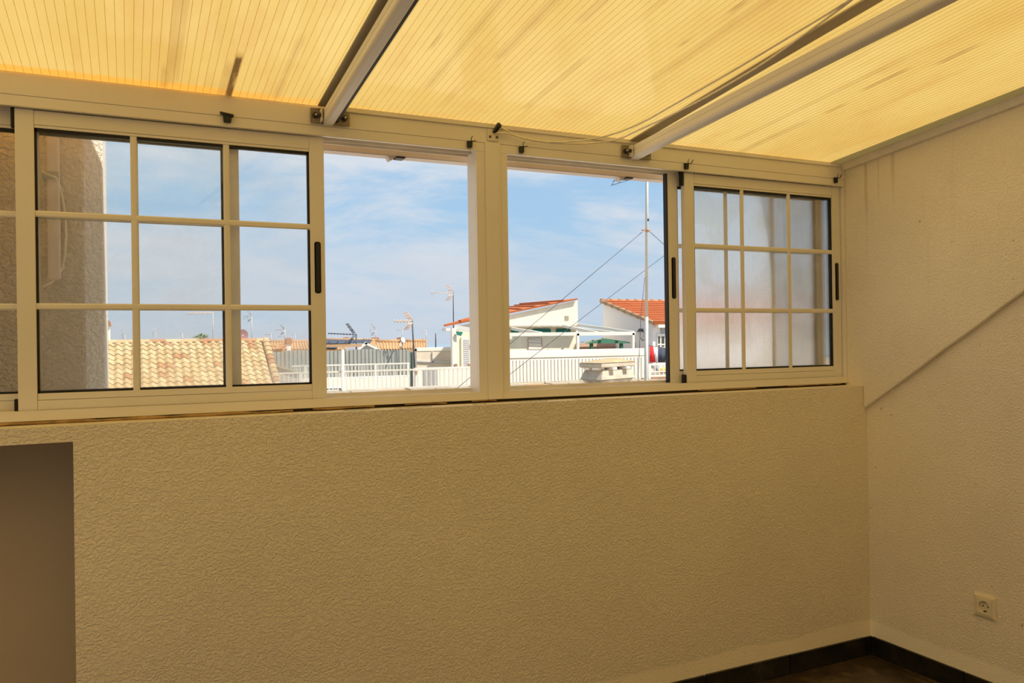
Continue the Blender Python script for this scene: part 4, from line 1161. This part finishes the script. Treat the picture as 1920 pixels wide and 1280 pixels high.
def dish(g, c, r, mat_, tilt, drop):
    b = B(); n = 14; rg = [[c]]
    ax = Vector(tilt).normalized(); u = ax.orthogonal().normalized(); v = ax.cross(u)
    pts = [c - ax * r * .22]; f = []
    for i, (q, dpt) in enumerate(((.5, .17), (1., 0.))):
        for k in range(n):
            a = 2 * math.pi * k / n; pts.append(c + (u * math.cos(a) + v * math.sin(a)) * r * q - ax * r * dpt)
    f = [(0, 1 + k, 1 + (k + 1) % n) for k in range(n)] + [(1 + k, 1 + n + k, 1 + n + (k + 1) % n, 1 + (k + 1) % n) for k in range(n)]
    b.poly(pts + [p_ - ax * .02 for p_ in pts], f + [tuple(i + len(pts) for i in ff) for ff in f], True); b.build('dish', mat_, g)
    B().tube([c - ax * r * .2, c - ax * r * .2 + Vector((0, .1, -.6 * r)), c + Vector((0, .1, -drop))], .03, 6).build('dish_arm', 'antenna', g)
dish(g, at(756, 637, 37.5), .14, 'whitepaint', (.5, -1, .3), .5)
g = thing('satellite_dish', 'dull red dish standing on the ridge of the sand tiled roof', 'satellite dish', at(455, 640, 24.6))
dish(g, at(456, 627.5, 24.6), .165, 'dishred', (.45, -1, .15), .60)
chimney('tiny chimney on the far right end of the distant roofs', 793, 635, 645, 38, 5, 'far_tile')

# palm top behind the sand roof
c = at(379, 634, 26)
g = thing('palm_top', 'palm crown showing over the ridge of the sand tiled roof', 'palm', (c.x, 26, -3))
B().tube([(c.x, 26, -3), (c.x + .05, 26, c.z)], .12, 8).build('trunk', 'brick', g)
pf = B()
for k in range(34):
    a = random.uniform(0, 2 * math.pi); el = random.uniform(.1, 1.2); ln = random.uniform(.22, .4)
    d3 = Vector((math.cos(a) * math.cos(el), math.sin(a) * math.cos(el), math.sin(el) * .6)); sd = Vector((-math.sin(a), math.cos(a), 0)) * .03
    o_ = Vector((c.x, 26, c.z - .02)); m_ = o_ + d3 * ln * .6 + Vector((0, 0, .05)); e_ = o_ + d3 * ln - Vector((0, 0, .06))
    pf.poly([o_ - sd * .3, o_ + sd * .3, m_ + sd, m_ - sd, e_], [(0, 1, 2, 3), (3, 2, 4)])
pf.build('fronds', 'leaf', g, kind='stuff')


# ------------------------------------------------------------------ roof antennas
def antenna(lbl, px, pytop, pybase, Y, blen, el=7, refl=True, mat_='antenna', mastmat='antenna', dx=0, elh=.16, rise=0, r=.018, boom2=False, bpy_=None):
    """mast with a boom pointing left, upright elements and a V reflector at its root"""
    top = at(px, pytop, Y); base = at(px + dx, pybase, Y)
    g = thing('roof_antenna', lbl, 'antenna', base, 'television antennas on the roofs')
    B().tube([base - Vector((0, 0, .5)), top], r, 6).build('mast', mastmat, g)
    sy = at(px, bpy_ if bpy_ else pytop + 1, Y); bl = at(px - blen, (bpy_ if bpy_ else pytop + 1) + rise, Y)
    bo = B().tube([sy, bl], r * .6, 5).build('boom', mat_, g)
    e = B()
    for k in range(el):
        c_ = sy.lerp(bl, .12 + .88 * k / max(1, el - 1)); e.tube([c_ + Vector((0, 0, elh)), c_ - Vector((0, 0, elh))], r * .4, 5)
        e.tube([c_ + Vector((0, elh, 0)), c_ - Vector((0, elh, 0))], r * .4, 5)
    if el: e.build('elements', mat_, bo)
    if refl:
        for sgn in (1, -1):
            v = B(); rt_ = sy.lerp(bl, .08)
            for q in (-1, 0, 1):
                a = rt_ + Vector((0, .18 * q, .04 * sgn)); v.tube([a, a + Vector((-.30 * refl, 0, .42 * sgn * refl))], r * .5, 5)
            for q in (.35, .7, 1.):
                a = rt_ + Vector((-.30 * refl * q, 0, (.04 + .42 * refl * q) * sgn)); v.tube([a - Vector((0, .22, 0)), a + Vector((0, .22, 0))], r * .5, 5)
            v.build('reflector', mat_, bo)
    if boom2:
        s2 = sy - Vector((0, 0, .30)); B().tube([s2, s2 + Vector((bl - sy) * .8)], r * .5, 5).build('boom', mat_, g)
    return g

antenna('grey masted antenna with faded orange fins above the orange roof edge', 850, 548, 607, 28, 40, 2, .55, 'antenna_o', 'antenna_d', elh=.10)
antenna('leaning dark mast with a pale antenna beside the end of the metal fence', 773, 601, 690, 25.6, 33, 6, .55, 'antenna_o', 'antenna_d', dx=5.5, elh=.06, r=.026)
antenna('dark antenna with a tall V reflector above the solar panels', 668, 626, 660, 30, 52, 9, .85, 'antenna_d', 'antenna_d', elh=.04, rise=-2, r=.028)
antenna('small distant antenna above the chimney right of the solar panels', 704, 617, 634, 42, 10, 2, .6, elh=.16)
antenna('faint distant antenna left of the leaning mast', 754, 617, 634, 42, 9, 3, False, elh=.10)
antenna('thin lone antenna at the right end of the distant roofs', 799, 619, 640, 39, 7, 2, False, elh=.06, mat_='antenna_o')
g = thing('thin_pole', 'plain thin dark pole behind the boundary wall coping', 'pole', at(817, 652, 30))
B().tube([at(817, 656, 30), at(817, 625, 30)], .022, 6).build('pole', 'antenna_d', g)
antenna('long many-element antenna behind the ridge of the sand tiled roof', 399, 585, 640, 27, 49, 11, False, elh=.05, r=.014, mat_='antenna_o', rise=2)
antenna('short antenna with crossed fins beside the red dish', 472, 592, 640, 27, 14, 3, .3, elh=.10, r=.014)
antenna('twin boom antenna over the chimney above the fence end', 534, 617, 636, 36.5, 17, 4, .4, elh=.05, boom2=True, r=.024)
antenna('plain small antenna right of the light chimney above the fence', 553, 625, 641, 38, 5, 1, False, elh=.05, r=.024)
antenna('pale small antenna left of the light chimney above the fence', 508, 625, 641, 38, 10, 3, False, elh=.06, r=.022)
antenna('tiny antenna above the middle of the sand tiled ridge', 342, 624, 640, 30, 5, 1, False, elh=.04, r=.016)
antenna('faint antenna left of the palm above the sand tiled ridge', 292, 622, 640, 34, 6, 2, False, elh=.16, r=.016)
antenna('faint antenna close to the pier over the sand tiled ridge', 234, 626, 640, 34, 6, 3, .3, elh=.10, r=.016)
